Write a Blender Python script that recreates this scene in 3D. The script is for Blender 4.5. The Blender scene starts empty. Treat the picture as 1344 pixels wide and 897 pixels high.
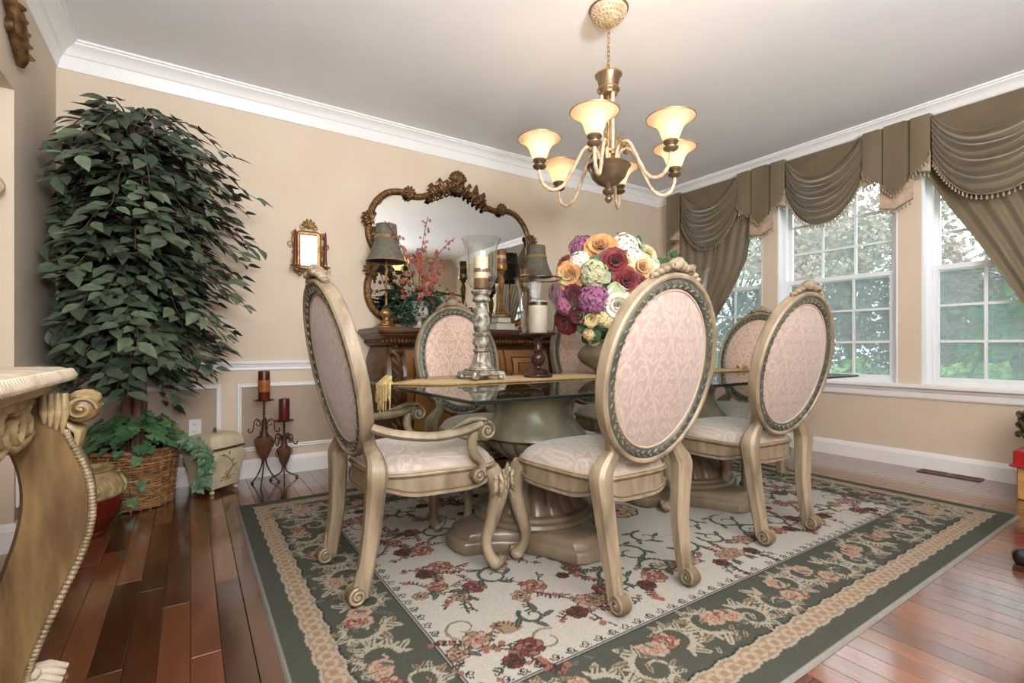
import bpy, math, random
import numpy as np
from mathutils import Vector, Matrix
from math import sin, cos, pi, radians, sqrt, atan2, hypot

random.seed(7)
rng = np.random.default_rng(11)
SC = bpy.context.scene
COL = SC.collection

# ------------------------------------------------------------------ camera
F_PX, YAW, CAM_H = 641.0, radians(33.36), 0.93
cam_data = bpy.data.cameras.new('camera')
cam_data.sensor_width = 36.0
cam_data.lens = 36.0 * F_PX / 1344.0
cam_data.shift_y = (456.0 - 448.5) / 1344.0
cam_data.clip_start = 0.02
camera = bpy.data.objects.new('camera', cam_data)
COL.objects.link(camera)
camera.location = (0, 0, CAM_H)
camera.rotation_euler = (pi / 2, 0, -YAW)
SC.camera = camera

# ------------------------------------------------------------------ world, lights, exposure
world = bpy.data.worlds.new('sky')
SC.world = world
world.use_nodes = True
_bg = world.node_tree.nodes['Background']
_bg.inputs['Color'].default_value = (0.90, 0.95, 1.0, 1)   # bright even overcast sky
_bg.inputs['Strength'].default_value = 5.5

def area_light(name, loc, target, size, watts, color=(1, 1, 1), size_y=None):
    d = bpy.data.lights.new(name, 'AREA')
    d.energy = watts
    d.color = color
    d.size = size
    if size_y:
        d.shape = 'RECTANGLE'
        d.size_y = size_y
    o = bpy.data.objects.new(name, d)
    COL.objects.link(o)
    o.location = loc
    o.rotation_euler = (Vector(target) - Vector(loc)).to_track_quat('-Z', 'Y').to_euler()
    return o

# the photographer's flash just above the camera, and an added fill light aimed at the ceiling behind it
area_light('camera_flash', (0.0, -0.10, 1.40), (1.9, 3.2, 1.1), 0.20, 34, (0.98, 0.99, 1.0))
area_light('bounce_fill', (0.55, -1.9, 1.5), (0.6, -1.6, 2.75), 0.9, 690, (0.93, 0.97, 1.0))

SC.view_settings.view_transform = 'Standard'
SC.view_settings.look = 'None'
SC.view_settings.gamma = 1.0
SC.view_settings.use_curve_mapping = False
SC.view_settings.exposure = -0.40
SC.cycles.max_bounces = 10
SC.cycles.transparent_max_bounces = 24
SC.cycles.caustics_reflective = False
SC.cycles.caustics_refractive = False

# ------------------------------------------------------------------ helpers: colour and materials
def lin(c):
    if isinstance(c, str):
        c = [int(c[i:i + 2], 16) / 255 for i in (0, 2, 4)]
    return tuple(((x / 12.92) if x <= 0.04045 else ((x + 0.055) / 1.055) ** 2.4) for x in c)

MATS = {}

def mat(name, c1, c2=None, rough=0.5, metal=0.0, scale=8.0, stretch=(1, 1, 1), bump=0.0, bump_scale=None,
        spec=0.5, coat=0.0, sheen=0.0, detail=4.0, lo=0.35, hi=0.65, attr=None, trans=0.0, ior=1.45, emit=None, emit_s=0.0,
        obj_rand=0.0, island=False):
    """procedural material: two colours mixed by stretched noise, optional bump"""
    m = bpy.data.materials.new(name)
    MATS[name] = m
    m.use_nodes = True
    nt = m.node_tree
    b = nt.nodes['Principled BSDF']
    L = nt.links.new
    a1 = (*lin(c1), 1)
    b.inputs['Base Color'].default_value = a1
    b.inputs['Roughness'].default_value = rough
    b.inputs['Metallic'].default_value = metal
    b.inputs['Specular IOR Level'].default_value = spec
    b.inputs['IOR'].default_value = ior
    b.inputs['Transmission Weight'].default_value = trans
    b.inputs['Coat Weight'].default_value = coat
    b.inputs['Coat Roughness'].default_value = 0.12
    b.inputs['Sheen Weight'].default_value = sheen
    if emit:
        b.inputs['Emission Color'].default_value = (*lin(emit), 1)
        b.inputs['Emission Strength'].default_value = emit_s
    tc = nt.nodes.new('ShaderNodeTexCoord')
    mp = nt.nodes.new('ShaderNodeMapping')
    mp.inputs['Scale'].default_value = stretch
    L(tc.outputs['Object'], mp.inputs['Vector'])
    vec = mp.outputs['Vector']
    if obj_rand:
        oi = nt.nodes.new('ShaderNodeObjectInfo')
        ad = nt.nodes.new('ShaderNodeVectorMath')
        ad.operation = 'ADD'
        sc = nt.nodes.new('ShaderNodeVectorMath')
        sc.operation = 'SCALE'
        sc.inputs[0].default_value = (17, 31, 7)
        L(oi.outputs['Random'], sc.inputs['Scale'])
        L(vec, ad.inputs[0])
        L(sc.outputs[0], ad.inputs[1])
        vec = ad.outputs[0]
    col_out = None
    if c2 is not None:
        n = nt.nodes.new('ShaderNodeTexNoise')
        n.inputs['Scale'].default_value = scale
        n.inputs['Detail'].default_value = detail
        L(vec, n.inputs['Vector'])
        r = nt.nodes.new('ShaderNodeMapRange')
        r.inputs['From Min'].default_value = lo
        r.inputs['From Max'].default_value = hi
        L(n.outputs['Fac'], r.inputs['Value'])
        fac = r.outputs['Result']
        if attr:
            at = nt.nodes.new('ShaderNodeAttribute')
            at.attribute_name = attr
            fac = at.outputs['Fac']
        mx = nt.nodes.new('ShaderNodeMix')
        mx.data_type = 'RGBA'
        mx.inputs['A'].default_value = a1
        mx.inputs['B'].default_value = (*lin(c2), 1)
        L(fac, mx.inputs['Factor'])
        col_out = mx.outputs['Result']
    elif attr:
        at = nt.nodes.new('ShaderNodeAttribute')
        at.attribute_name = attr
        col_out = at.outputs['Color']
    if obj_rand:
        hs = nt.nodes.new('ShaderNodeHueSaturation')
        mr = nt.nodes.new('ShaderNodeMapRange')
        mr.inputs['To Min'].default_value = 1 - obj_rand
        mr.inputs['To Max'].default_value = 1 + obj_rand
        rnd = oi.outputs['Random']
        if island:
            ge = nt.nodes.new('ShaderNodeNewGeometry')
            s = nt.nodes.new('ShaderNodeMath')
            s.operation = 'ADD'
            L(ge.outputs['Random Per Island'], s.inputs[0])
            L(rnd, s.inputs[1])
            f = nt.nodes.new('ShaderNodeMath')
            f.operation = 'FRACT'
            L(s.outputs[0], f.inputs[0])
            rnd = f.outputs[0]
        L(rnd, mr.inputs['Value'])
        L(mr.outputs['Result'], hs.inputs['Value'])
        if col_out:
            L(col_out, hs.inputs['Color'])
        else:
            hs.inputs['Color'].default_value = a1
        col_out = hs.outputs['Color']
    if col_out:
        L(col_out, b.inputs['Base Color'])
    if bump:
        n2 = nt.nodes.new('ShaderNodeTexNoise')
        n2.inputs['Scale'].default_value = bump_scale or scale * 4
        n2.inputs['Detail'].default_value = 3
        L(vec, n2.inputs['Vector'])
        bp = nt.nodes.new('ShaderNodeBump')
        bp.inputs['Strength'].default_value = bump
        bp.inputs['Distance'].default_value = 0.004
        L(n2.outputs['Fac'], bp.inputs['Height'])
        L(bp.outputs['Normal'], b.inputs['Normal'])
    return m

def bsdf(m):
    return m.node_tree.nodes['Principled BSDF']

# ------------------------------------------------------------------ helpers: geometry
class MB:
    """collects shapes; build() links them as one mesh object"""
    def __init__(s):
        s.v, s.f, s.m = [], [], []
        s.mi = 0

    def mark(s):
        return len(s.v)

    def xf(s, start, M):
        for i in range(start, len(s.v)):
            s.v[i] = tuple(M @ Vector(s.v[i]))
        return s

    def face(s, idx):
        s.f.append(tuple(idx))
        s.m.append(s.mi)

    def box(s, x0, x1, y0, y1, z0, z1):
        b = len(s.v)
        s.v += [(x0, y0, z0), (x1, y0, z0), (x1, y1, z0), (x0, y1, z0), (x0, y0, z1), (x1, y0, z1), (x1, y1, z1), (x0, y1, z1)]
        for q in ((0, 3, 2, 1), (4, 5, 6, 7), (0, 1, 5, 4), (1, 2, 6, 5), (2, 3, 7, 6), (3, 0, 4, 7)):
            s.face([b + i for i in q])
        return s

    def cbox(s, x0, x1, y0, y1, z0, z1, c=0.005):
        """box with chamfered top and bottom rims and corners"""
        def ring(i, z):
            k = min(c, (x1 - x0) / 2.5, (y1 - y0) / 2.5)
            a, b, d, e = x0 + i, x1 - i, y0 + i, y1 - i
            return [(a + k, d, z), (b - k, d, z), (b, d + k, z), (b, e - k, z), (b - k, e, z), (a + k, e, z), (a, e - k, z), (a, d + k, z)]
        k = min(c, (z1 - z0) / 2.5)
        s.loft([ring(k, z0), ring(0, z0 + k), ring(0, z1 - k), ring(k, z1)])
        return s

    def loft(s, rings, closed=True, caps=True):
        b = len(s.v)
        n = len(rings[0])
        for r in rings:
            s.v += [tuple(p) for p in r]
        for i in range(len(rings) - 1):
            for j in range(n if closed else n - 1):
                k = (j + 1) % n
                s.face((b + i * n + j, b + i * n + k, b + (i + 1) * n + k, b + (i + 1) * n + j))
        if caps and closed:
            s.face([b + j for j in reversed(range(n))])
            e = b + (len(rings) - 1) * n
            s.face([e + j for j in range(n)])
        return s

    def lathe(s, prof, n=24, c=(0, 0, 0), flute=None, caps=True, sq=None):
        rings = []
        for r, z in prof:
            rg = []
            for j in range(n):
                a = 2 * pi * j / n
                rr = r * (flute(a, z) if flute else 1)
                rg.append((c[0] + rr * cos(a), c[1] + rr * sin(a), c[2] + z))
            rings.append(rg)
        return s.loft(rings, True, caps)

    def tube(s, pts, rad, n=8, caps=True, flat=None, sec=None):
        """round tube along points; rad a number or list; flat=(w,h) multiplies the section"""
        P = [Vector(p) for p in pts]
        m = len(P)
        R = rad if hasattr(rad, '__len__') else [rad] * m
        t0 = (P[1] - P[0]).normalized()
        up = Vector((0, 0, 1)) if abs(t0.z) < 0.9 else Vector((1, 0, 0))
        nrm = (up - t0 * up.dot(t0)).normalized()
        rings = []
        for i in range(m):
            t = (P[min(i + 1, m - 1)] - P[max(i - 1, 0)])
            t = t.normalized() if t.length > 1e-9 else t0
            nrm = nrm - t * nrm.dot(t)
            nrm = nrm.normalized() if nrm.length > 1e-6 else t.orthogonal().normalized()
            bn = t.cross(nrm)
            fw, fh = flat if flat else (1, 1)
            if sec:
                rings.append([P[i] + (nrm * a + bn * b) * R[i] for a, b in sec])
                continue
            rings.append([P[i] + (nrm * (cos(2 * pi * j / n) * fh) + bn * (sin(2 * pi * j / n) * fw)) * R[i] for j in range(n)])
        return s.loft(rings, True, caps)

    def ball(s, c, r, n=10, m=6, sc=(1, 1, 1)):
        prof = [(max(1e-4, sin(pi * i / m)), -cos(pi * i / m)) for i in range(m + 1)]
        k = s.mark()
        s.lathe(prof, n, caps=False)
        for i in range(k, len(s.v)):
            x, y, z = s.v[i]
            s.v[i] = (c[0] + x * r * sc[0], c[1] + y * r * sc[1], c[2] + z * r * sc[2])
        return s

    def prism(s, poly, z0, z1):
        return s.loft([[(x, y, z0) for x, y in poly], [(x, y, z1) for x, y in poly]])

    def sweep(s, prof, path, closed=False, flip=False, origin_up=True):
        """moulding: prof = [(out, up)] in a plane across the path (path lies in XY at given z, mitred)."""
        P = [Vector(p) for p in path]
        n = len(P)
        rings = []
        for i in range(n):
            if closed:
                a, b = P[i - 1], P[(i + 1) % n]
            else:
                a, b = P[max(i - 1, 0)], P[min(i + 1, n - 1)]
            d1 = (P[i] - a).normalized() if (P[i] - a).length > 0 else None
            d2 = (b - P[i]).normalized() if (b - P[i]).length > 0 else None
            d1 = d1 or d2
            d2 = d2 or d1
            n1 = Vector((d1.y, -d1.x, 0))
            n2 = Vector((d2.y, -d2.x, 0))
            mt = (n1 + n2)
            mt = mt / max(1e-6, (1 + n1.dot(n2)))
            if flip:
                mt = -mt
            rings.append([P[i] + mt * o + Vector((0, 0, u)) for o, u in prof])
        if closed:
            rings.append(rings[0])
        return s.loft(rings, True, not closed)

    def build(s, name, material, parent=None, smooth=True, angle=38, loc=None):
        me = bpy.data.meshes.new(name)
        me.from_pydata([tuple(p) for p in s.v], [], s.f)
        ms = material if isinstance(material, (list, tuple)) else [material]
        for k in ms:
            me.materials.append(MATS[k] if isinstance(k, str) else k)
        if len(ms) > 1:
            me.polygons.foreach_set('material_index', s.m)
        if smooth:
            me.polygons.foreach_set('use_smooth', [True] * len(me.polygons))
            me.set_sharp_from_angle(angle=radians(angle))
        me.update()
        o = bpy.data.objects.new(name, me)
        COL.objects.link(o)
        if parent is not None:
            o.parent = parent
        if loc is not None:
            o.location = loc
        return o

def fix_normals(o):
    import bmesh
    bm = bmesh.new()
    bm.from_mesh(o.data)
    bmesh.ops.recalc_face_normals(bm, faces=bm.faces)
    bm.to_mesh(o.data)
    bm.free()
    return o

def tag(o, label, cat, group=None, kind=None):
    o['label'] = label
    o['category'] = cat
    if group:
        o['group'] = group
    if kind:
        o['kind'] = kind
    return o

def struct(o, label=None):
    o['kind'] = 'structure'
    if label:
        o['label'] = label
    return o

def thing(name, label, cat, loc=(0, 0, 0), rotz=0.0, group=None):
    e = bpy.data.objects.new(name, None)
    e.empty_display_size = 0.05
    COL.objects.link(e)
    e.location = loc
    e.rotation_euler = (0, 0, rotz)
    return tag(e, label, cat, group)

def dup(root, loc, rotz=0.0, label=None, group=None):
    r = root.copy()
    COL.objects.link(r)
    r.location = loc
    r.rotation_euler = (0, 0, rotz)
    if label:
        r['label'] = label
    if group:
        r['group'] = group
    for ch in list(root.children):
        c = ch.copy()
        COL.objects.link(c)
        c.parent = r
        for g in list(ch.children):
            d = g.copy()
            COL.objects.link(d)
            d.parent = c
    return r

def smooth_path(pts, n=6):
    """Catmull-Rom through points (tuples of any length)"""
    P = [np.array(p, float) for p in pts]
    out = []
    for i in range(len(P) - 1):
        p0, p1, p2, p3 = P[max(i - 1, 0)], P[i], P[i + 1], P[min(i + 2, len(P) - 1)]
        for k in range(n):
            t = k / n
            out.append(0.5 * ((2 * p1) + (-p0 + p2) * t + (2 * p0 - 5 * p1 + 4 * p2 - p3) * t * t + (-p0 + 3 * p1 - 3 * p2 + p3) * t ** 3))
    out.append(P[-1])
    return out

def spiral(cx, cy, r0, r1, a0, turns, n=28):
    return [(cx + (r0 + (r1 - r0) * k / n) * cos(a0 + 2 * pi * turns * k / n), cy + (r0 + (r1 - r0) * k / n) * sin(a0 + 2 * pi * turns * k / n)) for k in range(n + 1)]

class Canvas:
    """small numpy drawing board for woven patterns (metres, not pixels)"""
    def __init__(s, w, h, res, base):
        s.res, s.w, s.h = res, w, h
        s.nx, s.ny = int(round(w / res)) + 1, int(round(h / res)) + 1
        s.a = np.empty((s.ny, s.nx, len(base)))
        s.a[:] = base
        s.X, s.Y = np.meshgrid(np.arange(s.nx) * res, np.arange(s.ny) * res)

    def _win(s, x, y, r):
        i0, i1 = max(0, int((x - r) / s.res)), min(s.nx, int((x + r) / s.res) + 2)
        j0, j1 = max(0, int((y - r) / s.res)), min(s.ny, int((y + r) / s.res) + 2)
        return i0, i1, j0, j1

    def disc(s, x, y, r, c, rx=1.0, ry=1.0, ang=0.0):
        i0, i1, j0, j1 = s._win(x, y, r * max(rx, ry))
        if i1 <= i0 or j1 <= j0:
            return
        dx, dy = s.X[j0:j1, i0:i1] - x, s.Y[j0:j1, i0:i1] - y
        ca, sa = cos(ang), sin(ang)
        q = ((dx * ca + dy * sa) / rx) ** 2 + ((-dx * sa + dy * ca) / ry) ** 2 < r * r
        s.a[j0:j1, i0:i1][q] = c

    def stroke(s, pts, w0, w1, c):
        n = len(pts)
        for k in range(n - 1):
            (x0, y0), (x1, y1) = pts[k][:2], pts[k + 1][:2]
            w = w0 + (w1 - w0) * k / max(1, n - 1)
            st = max(1, int(hypot(x1 - x0, y1 - y0) / max(s.res * 0.6, w * 0.5)))
            for q in range(st):
                t = q / st
                s.disc(x0 + (x1 - x0) * t, y0 + (y1 - y0) * t, max(w / 2, s.res * 0.55), c)

    def sample(s, x, y):
        i = np.clip(np.asarray(x) / s.res, 0, s.nx - 1.001)
        j = np.clip(np.asarray(y) / s.res, 0, s.ny - 1.001)
        i0, j0 = i.astype(int), j.astype(int)
        fx, fy = (i - i0)[:, None], (j - j0)[:, None]
        A = s.a
        return (A[j0, i0] * (1 - fx) * (1 - fy) + A[j0, i0 + 1] * fx * (1 - fy) + A[j0 + 1, i0] * (1 - fx) * fy + A[j0 + 1, i0 + 1] * fx * fy)

def set_col(me, name, rgb):
    at = me.color_attributes.new(name, 'FLOAT_COLOR', 'POINT')
    d = np.ones((len(me.vertices), 4), dtype=np.float32)
    rgb = np.asarray(rgb, dtype=np.float32)
    if rgb.ndim == 1:
        rgb = np.repeat(rgb[:, None], 3, 1)
    d[:, :3] = rgb
    at.data.foreach_set('color', d.ravel())

def proj(x, y, z):
    """pixel of a world point (only to decide which repeats are in view)"""
    d = x * sin(YAW) + y * cos(YAW)
    l = x * cos(YAW) - y * sin(YAW)
    if d < 0.05:
        return None
    return 672 + F_PX * l / d, 456 - F_PX * (z - CAM_H) / d, d

# ------------------------------------------------------------------ materials of the setting
XL, XW, YB, YR, ZC = -0.67, 4.68, 3.93, -4.50, 2.75
mat('wall_paint', 'd3c3af', 'cfbea9', rough=0.75, scale=3, spec=0.25)
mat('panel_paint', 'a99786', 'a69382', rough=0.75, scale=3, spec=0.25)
mat('white_trim', 'eceae8', rough=0.35)
mat('ceiling_paint', 'f0eeef', 'eceaec', rough=0.9, scale=2, spec=0.1)
mat('vinyl_white', 'e9ecef', rough=0.3)
mat('subfloor', '1a0c08', rough=0.8)
mat('cherry_plank', '6b4029', '462819', rough=0.2, scale=3.2, stretch=(12, 0.9, 12), bump=0.012, bump_scale=20, obj_rand=0.66, island=True, spec=0.5, coat=1.0, lo=0.12, hi=0.95)
_n = MATS['cherry_plank'].node_tree
for nd in _n.nodes:
    if nd.type == 'HUE_SAT':
        nd.inputs['Saturation'].default_value = 1.0

def thin_glass(name, tint, refl):
    m = bpy.data.materials.new(name)
    MATS[name] = m
    m.use_nodes = True
    nt = m.node_tree
    nt.nodes.clear()
    o = nt.nodes.new('ShaderNodeOutputMaterial')
    t = nt.nodes.new('ShaderNodeBsdfTransparent')
    t.inputs['Color'].default_value = (*tint, 1)
    g = nt.nodes.new('ShaderNodeBsdfGlossy')
    g.inputs['Roughness'].default_value = 0.01
    lw = nt.nodes.new('ShaderNodeLayerWeight')
    lw.inputs['Blend'].default_value = 0.5
    pw = nt.nodes.new('ShaderNodeMath')
    pw.operation = 'POWER'
    pw.inputs[1].default_value = 4.0
    ml = nt.nodes.new('ShaderNodeMath')
    ml.operation = 'MULTIPLY_ADD'
    ml.inputs[1].default_value = refl
    ml.inputs[2].default_value = 0.04
    nt.links.new(lw.outputs['Facing'], pw.inputs[0])
    nt.links.new(pw.outputs[0], ml.inputs[0])
    mx = nt.nodes.new('ShaderNodeMixShader')
    nt.links.new(ml.outputs[0], mx.inputs['Fac'])
    nt.links.new(t.outputs[0], mx.inputs[1])
    nt.links.new(g.outputs[0], mx.inputs[2])
    nt.links.new(mx.outputs[0], o.inputs['Surface'])
    return m

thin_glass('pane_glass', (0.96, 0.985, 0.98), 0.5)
_nt = MATS['pane_glass'].node_tree          # pale translucent veil puts glare haze into the panes
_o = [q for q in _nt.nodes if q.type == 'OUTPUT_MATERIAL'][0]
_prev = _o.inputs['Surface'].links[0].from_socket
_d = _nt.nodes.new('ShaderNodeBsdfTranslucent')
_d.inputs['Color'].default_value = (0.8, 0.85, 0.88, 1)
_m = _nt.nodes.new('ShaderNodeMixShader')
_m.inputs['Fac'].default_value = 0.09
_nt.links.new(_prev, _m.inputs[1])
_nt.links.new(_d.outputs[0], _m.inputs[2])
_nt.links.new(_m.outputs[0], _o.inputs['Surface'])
thin_glass('clear_glass', (0.95, 0.96, 0.95), 0.75)
MATS['clear_glass'].node_tree.nodes['Math'].inputs[1].default_value = 2.6

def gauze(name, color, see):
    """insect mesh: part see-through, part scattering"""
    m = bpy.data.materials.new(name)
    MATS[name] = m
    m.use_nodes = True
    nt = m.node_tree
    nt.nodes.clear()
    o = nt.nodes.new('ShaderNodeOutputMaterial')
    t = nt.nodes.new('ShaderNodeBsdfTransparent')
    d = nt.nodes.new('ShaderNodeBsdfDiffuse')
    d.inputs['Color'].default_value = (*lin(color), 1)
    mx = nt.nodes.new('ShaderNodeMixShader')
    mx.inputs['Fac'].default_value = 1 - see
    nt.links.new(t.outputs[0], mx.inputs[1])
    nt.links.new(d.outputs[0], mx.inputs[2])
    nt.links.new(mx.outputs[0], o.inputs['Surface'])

gauze('insect_mesh', 'a9b6ba', 0.60)  # pale bluish tint puts some haze into the screen colour

# ------------------------------------------------------------------ room shell
RUG = (0.22, 3.78, 0.70, 3.23)
floor = struct(MB().box(XL - 0.25, XW + 0.12, YR - 0.1, YB + 0.12, -0.10, -0.012).build('floor', 'subfloor', smooth=False), 'red cherry plank floor')

PW = 0.0815
plank_mesh = {}
for Lg in (0.45, 0.65, 0.85, 1.05, 1.25):
    t = MB().cbox(-PW / 2 + 0.0006, PW / 2 - 0.0006, -Lg / 2 + 0.0006, Lg / 2 - 0.0006, -0.0115, 0, 0.0016).build('plank', 'cherry_plank', smooth=False)
    plank_mesh[Lg] = t.data
    bpy.data.objects.remove(t)
planks = []
rp = random.Random(3)
k = -11
while k * PW < XW + 0.1:
    xc = (k + 0.5) * PW
    k += 1
    y = YR - rp.uniform(0, 1.0)
    while y < YB + 0.05:
        Lg = rp.choice((0.45, 0.65, 0.65, 0.85, 0.85, 1.05, 1.25))
        planks.append((xc, y + Lg / 2, Lg))
        y += Lg

def in_view(x, y, z=0.0, m=60):
    q = proj(x, y, z)
    return q is not None and -m < q[0] < 1344 + m and -m < q[1] < 897 + m

def plank_rank(p):
    x, y, Lg = p
    hid = RUG[0] + 0.08 < x < RUG[1] - 0.08 and RUG[2] < y - Lg / 2 + 0.1 and y + Lg / 2 - 0.1 < RUG[3]
    vis = any(in_view(x, y + s * Lg / 2, 0, 20) for s in (-1, -0.5, 0, 0.5, 1))
    d = hypot(x, y)
    return (hid or not vis or y > YB, d)

planks.sort(key=plank_rank)
rest = MB()
for i, (x, y, Lg) in enumerate(planks):
    if i < 300 and not plank_rank((x, y, Lg))[0]:
        o = bpy.data.objects.new('plank', plank_mesh[Lg])
        COL.objects.link(o)
        o.location = (x, y, 0)
        o.parent = floor
    else:
        rest.cbox(x - PW / 2 + 0.0006, x + PW / 2 - 0.0006, y - Lg / 2 + 0.0006, y + Lg / 2 - 0.0006, -0.0115, 0, 0.0016)
o = rest.build('plank_field', 'cherry_plank', floor, smooth=False)
o['kind'] = 'stuff'

struct(MB().box(XL - 0.25, XW + 0.12, YR - 0.1, YB + 0.12, ZC, ZC + 0.1).build('ceiling', 'ceiling_paint', smooth=False), 'smooth white ceiling')
struct(MB().box(XL - 0.25, XW + 0.12, YB, YB + 0.12, 0, ZC).build('wall_back', 'wall_paint', smooth=False), 'beige wall with white mouldings')
struct(MB().box(XL - 0.25, XW + 0.12, YR - 0.12, YR, 0, ZC).build('wall_rear', 'wall_paint', smooth=False), 'beige wall opposite the sideboard')
struct(MB().box(2.0, XW, -1.5, -1.4, 0, ZC).build('wall_added', 'wall_paint', smooth=False), 'beige unseen wall added to dim the view in the mirror')  # unseen wall added to keep the bright rear out of the mirror
NY0, NY1, NZ, NX = 0.9, 3.10, 2.10, XL - 0.17
wl = MB().box(XL - 0.25, XL, NY1, YB, 0, ZC).box(XL - 0.25, XL, NY0, NY1, NZ, ZC).box(XL - 0.25, XL, YR, NY0, 0, ZC).box(XL - 0.25, NX, NY0, NY1, 0, NZ)
struct(wl.build('wall_left', 'wall_paint', smooth=False), 'beige wall with a shallow recess')
WIN = [(2.645, 3.595), (1.55, 2.50), (0.45, 1.40)]
WZ0, WZ1 = 0.645, 2.40
wr = MB()
ys = [YR] + [v for w in sorted(WIN) for v in w] + [YB]
for a, b in zip(ys[0::2], ys[1::2]):
    wr.box(XW, XW + 0.16, a, b, 0, ZC)
for a, b in WIN:
    wr.box(XW, XW + 0.16, a, b, 0, WZ0 - 0.03).box(XW, XW + 0.16, a, b, WZ1, ZC)
struct(wr.build('wall_right', 'wall_paint', smooth=False), 'beige wall with three tall windows')

def mitre_rings(prof, path):
    P = [Vector(p) for p in path]
    out = []
    for i in range(len(P)):
        d1 = (P[i] - P[i - 1]).normalized() if i else (P[1] - P[0]).normalized()
        d2 = (P[i + 1] - P[i]).normalized() if i < len(P) - 1 else d1
        n1, n2 = Vector((d1.y, -d1.x, 0)), Vector((d2.y, -d2.x, 0))
        mt = (n1 + n2) / (1 + n1.dot(n2))
        out.append([P[i] + mt * a + Vector((0, 0, u)) for a, u in prof])
    return out

def moulding(names, prof, path, m='white_trim', labels=None):
    R = mitre_rings(prof, path)
    for i, nm in enumerate(names):
        if nm:
            o = MB().loft([R[i], R[i + 1]]).build(nm, m, smooth=True, angle=25)
            fix_normals(o)
            struct(o, labels[i] if labels else None)

ROOM = [(XL, YR, 0), (XL, YB, 0), (XW, YB, 0), (XW, YR, 0)]
crown = [(0, -0.15), (0.008, -0.15), (0.012, -0.142), (0.02, -0.105), (0.032, -0.085), (0.034, -0.078), (0.042, -0.074), (0.046, -0.068),
         (0.05, -0.06), (0.066, -0.04), (0.09, -0.028), (0.098, -0.022), (0.10, -0.014), (0.112, -0.012), (0.114, 0), (0, 0)]
moulding(['trim_1', 'trim_2', 'trim_3'], crown, [(x, y, ZC) for x, y, z in ROOM],
         labels=['white crown moulding above the recess', 'white crown moulding above the mirror', 'white crown moulding above the valance'])
base = [(0, 0), (0.016, 0), (0.016, 0.098), (0.013, 0.102), (0.012, 0.112), (0.007, 0.122), (0.005, 0.13), (0, 0.13)]
moulding(['baseboard_back', 'baseboard_right'], base, ROOM[1:], labels=['white baseboard under the panelling', 'white baseboard under the windows'])
moulding(['baseboard_left', 'baseboard_niche'], base, [(XL, YB, 0), (XL, NY1, 0), (NX, NY1, 0)][::-1], labels=['white baseboard in the recess', 'white baseboard behind the ficus'])
# chair rail on the panelled wall
rail = [(0, 0.762), (0.008, 0.764), (0.012, 0.772), (0.011, 0.786), (0.016, 0.79), (0.02, 0.806), (0.027, 0.812), (0.029, 0.822), (0.024, 0.83), (0, 0.832)]
moulding([None, 'trim_4'], rail, [(XL, NY1, 0), (XL, YB, 0), (XW, YB, 0)], labels=[None, 'white chair rail along the panelled wall'])
moulding(['trim_5'], rail, [(XL, NY1, 0), (XL, YB, 0), (XW, YB, 0)], labels=['white chair rail on the short wall'])

def rect_frame(mb, x0, x1, z0, z1, prof, y=0.0):
    rings = []
    for cx, cz, sx, sz in ((x0, z0, 1, 1), (x1, z0, -1, 1), (x1, z1, -1, -1), (x0, z1, 1, -1)):
        rings.append([(cx + sx * i, y - o, cz + sz * i) for i, o in prof])
    rings.append(rings[0])
    mb.loft(rings, True, False)
    return mb

pm = [(0, 0), (0.001, 0.007), (0.006, 0.010), (0.012, 0.007), (0.020, 0.014), (0.026, 0.012), (0.028, 0.003), (0.029, 0)]
tn = 6
for x0, x1 in ((-0.585, 0.176), (0.273, 1.36), (1.46, 2.60), (2.70, 3.65), (3.75, 4.60)):
    o = rect_frame(MB(), x0, x1, 0.19, 0.672, pm, YB).build('trim_%d' % tn, 'white_trim', angle=25)
    fix_normals(o)
    struct(o, 'white picture frame moulding below the chair rail')
    MB().box(x0 + 0.027, x1 - 0.027, YB - 0.002, YB, 0.217, 0.645).build('panel', 'panel_paint', o, smooth=False)
    tn += 1
o = rect_frame(MB(), -0.38, 0.38, 0.19, 0.672, pm, 0).build('trim_%d' % tn, 'white_trim', angle=25)
fix_normals(o)
o.location = (XL, 3.51, 0)
o.rotation_euler = (0, 0, pi / 2)
struct(o, 'white frame moulding on the short wall')
MB().box(-0.353, 0.353, -0.002, 0, 0.217, 0.645).build('panel', 'panel_paint', o, smooth=False)
tn += 1

# window stool and apron, one long board under the three windows
st = MB().cbox(XW - 0.055, XW + 0.10, 0.36, 3.70, WZ0 - 0.032, WZ0, 0.006)
st = struct(st.build('trim_%d' % tn, 'white_trim', angle=25), 'white window stool running under the windows')
o = MB().loft([[(XW, y, WZ0 - 0.032), (XW - 0.028, y, WZ0 - 0.032), (XW - 0.026, y, WZ0 - 0.05), (XW - 0.016, y, WZ0 - 0.062), (XW - 0.016, y, WZ0 - 0.1), (XW - 0.01, y, WZ0 - 0.112), (XW, y, WZ0 - 0.112)] for y in (0.39, 3.67)]).build('apron', 'white_trim', st, angle=25)
fix_normals(o)

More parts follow.
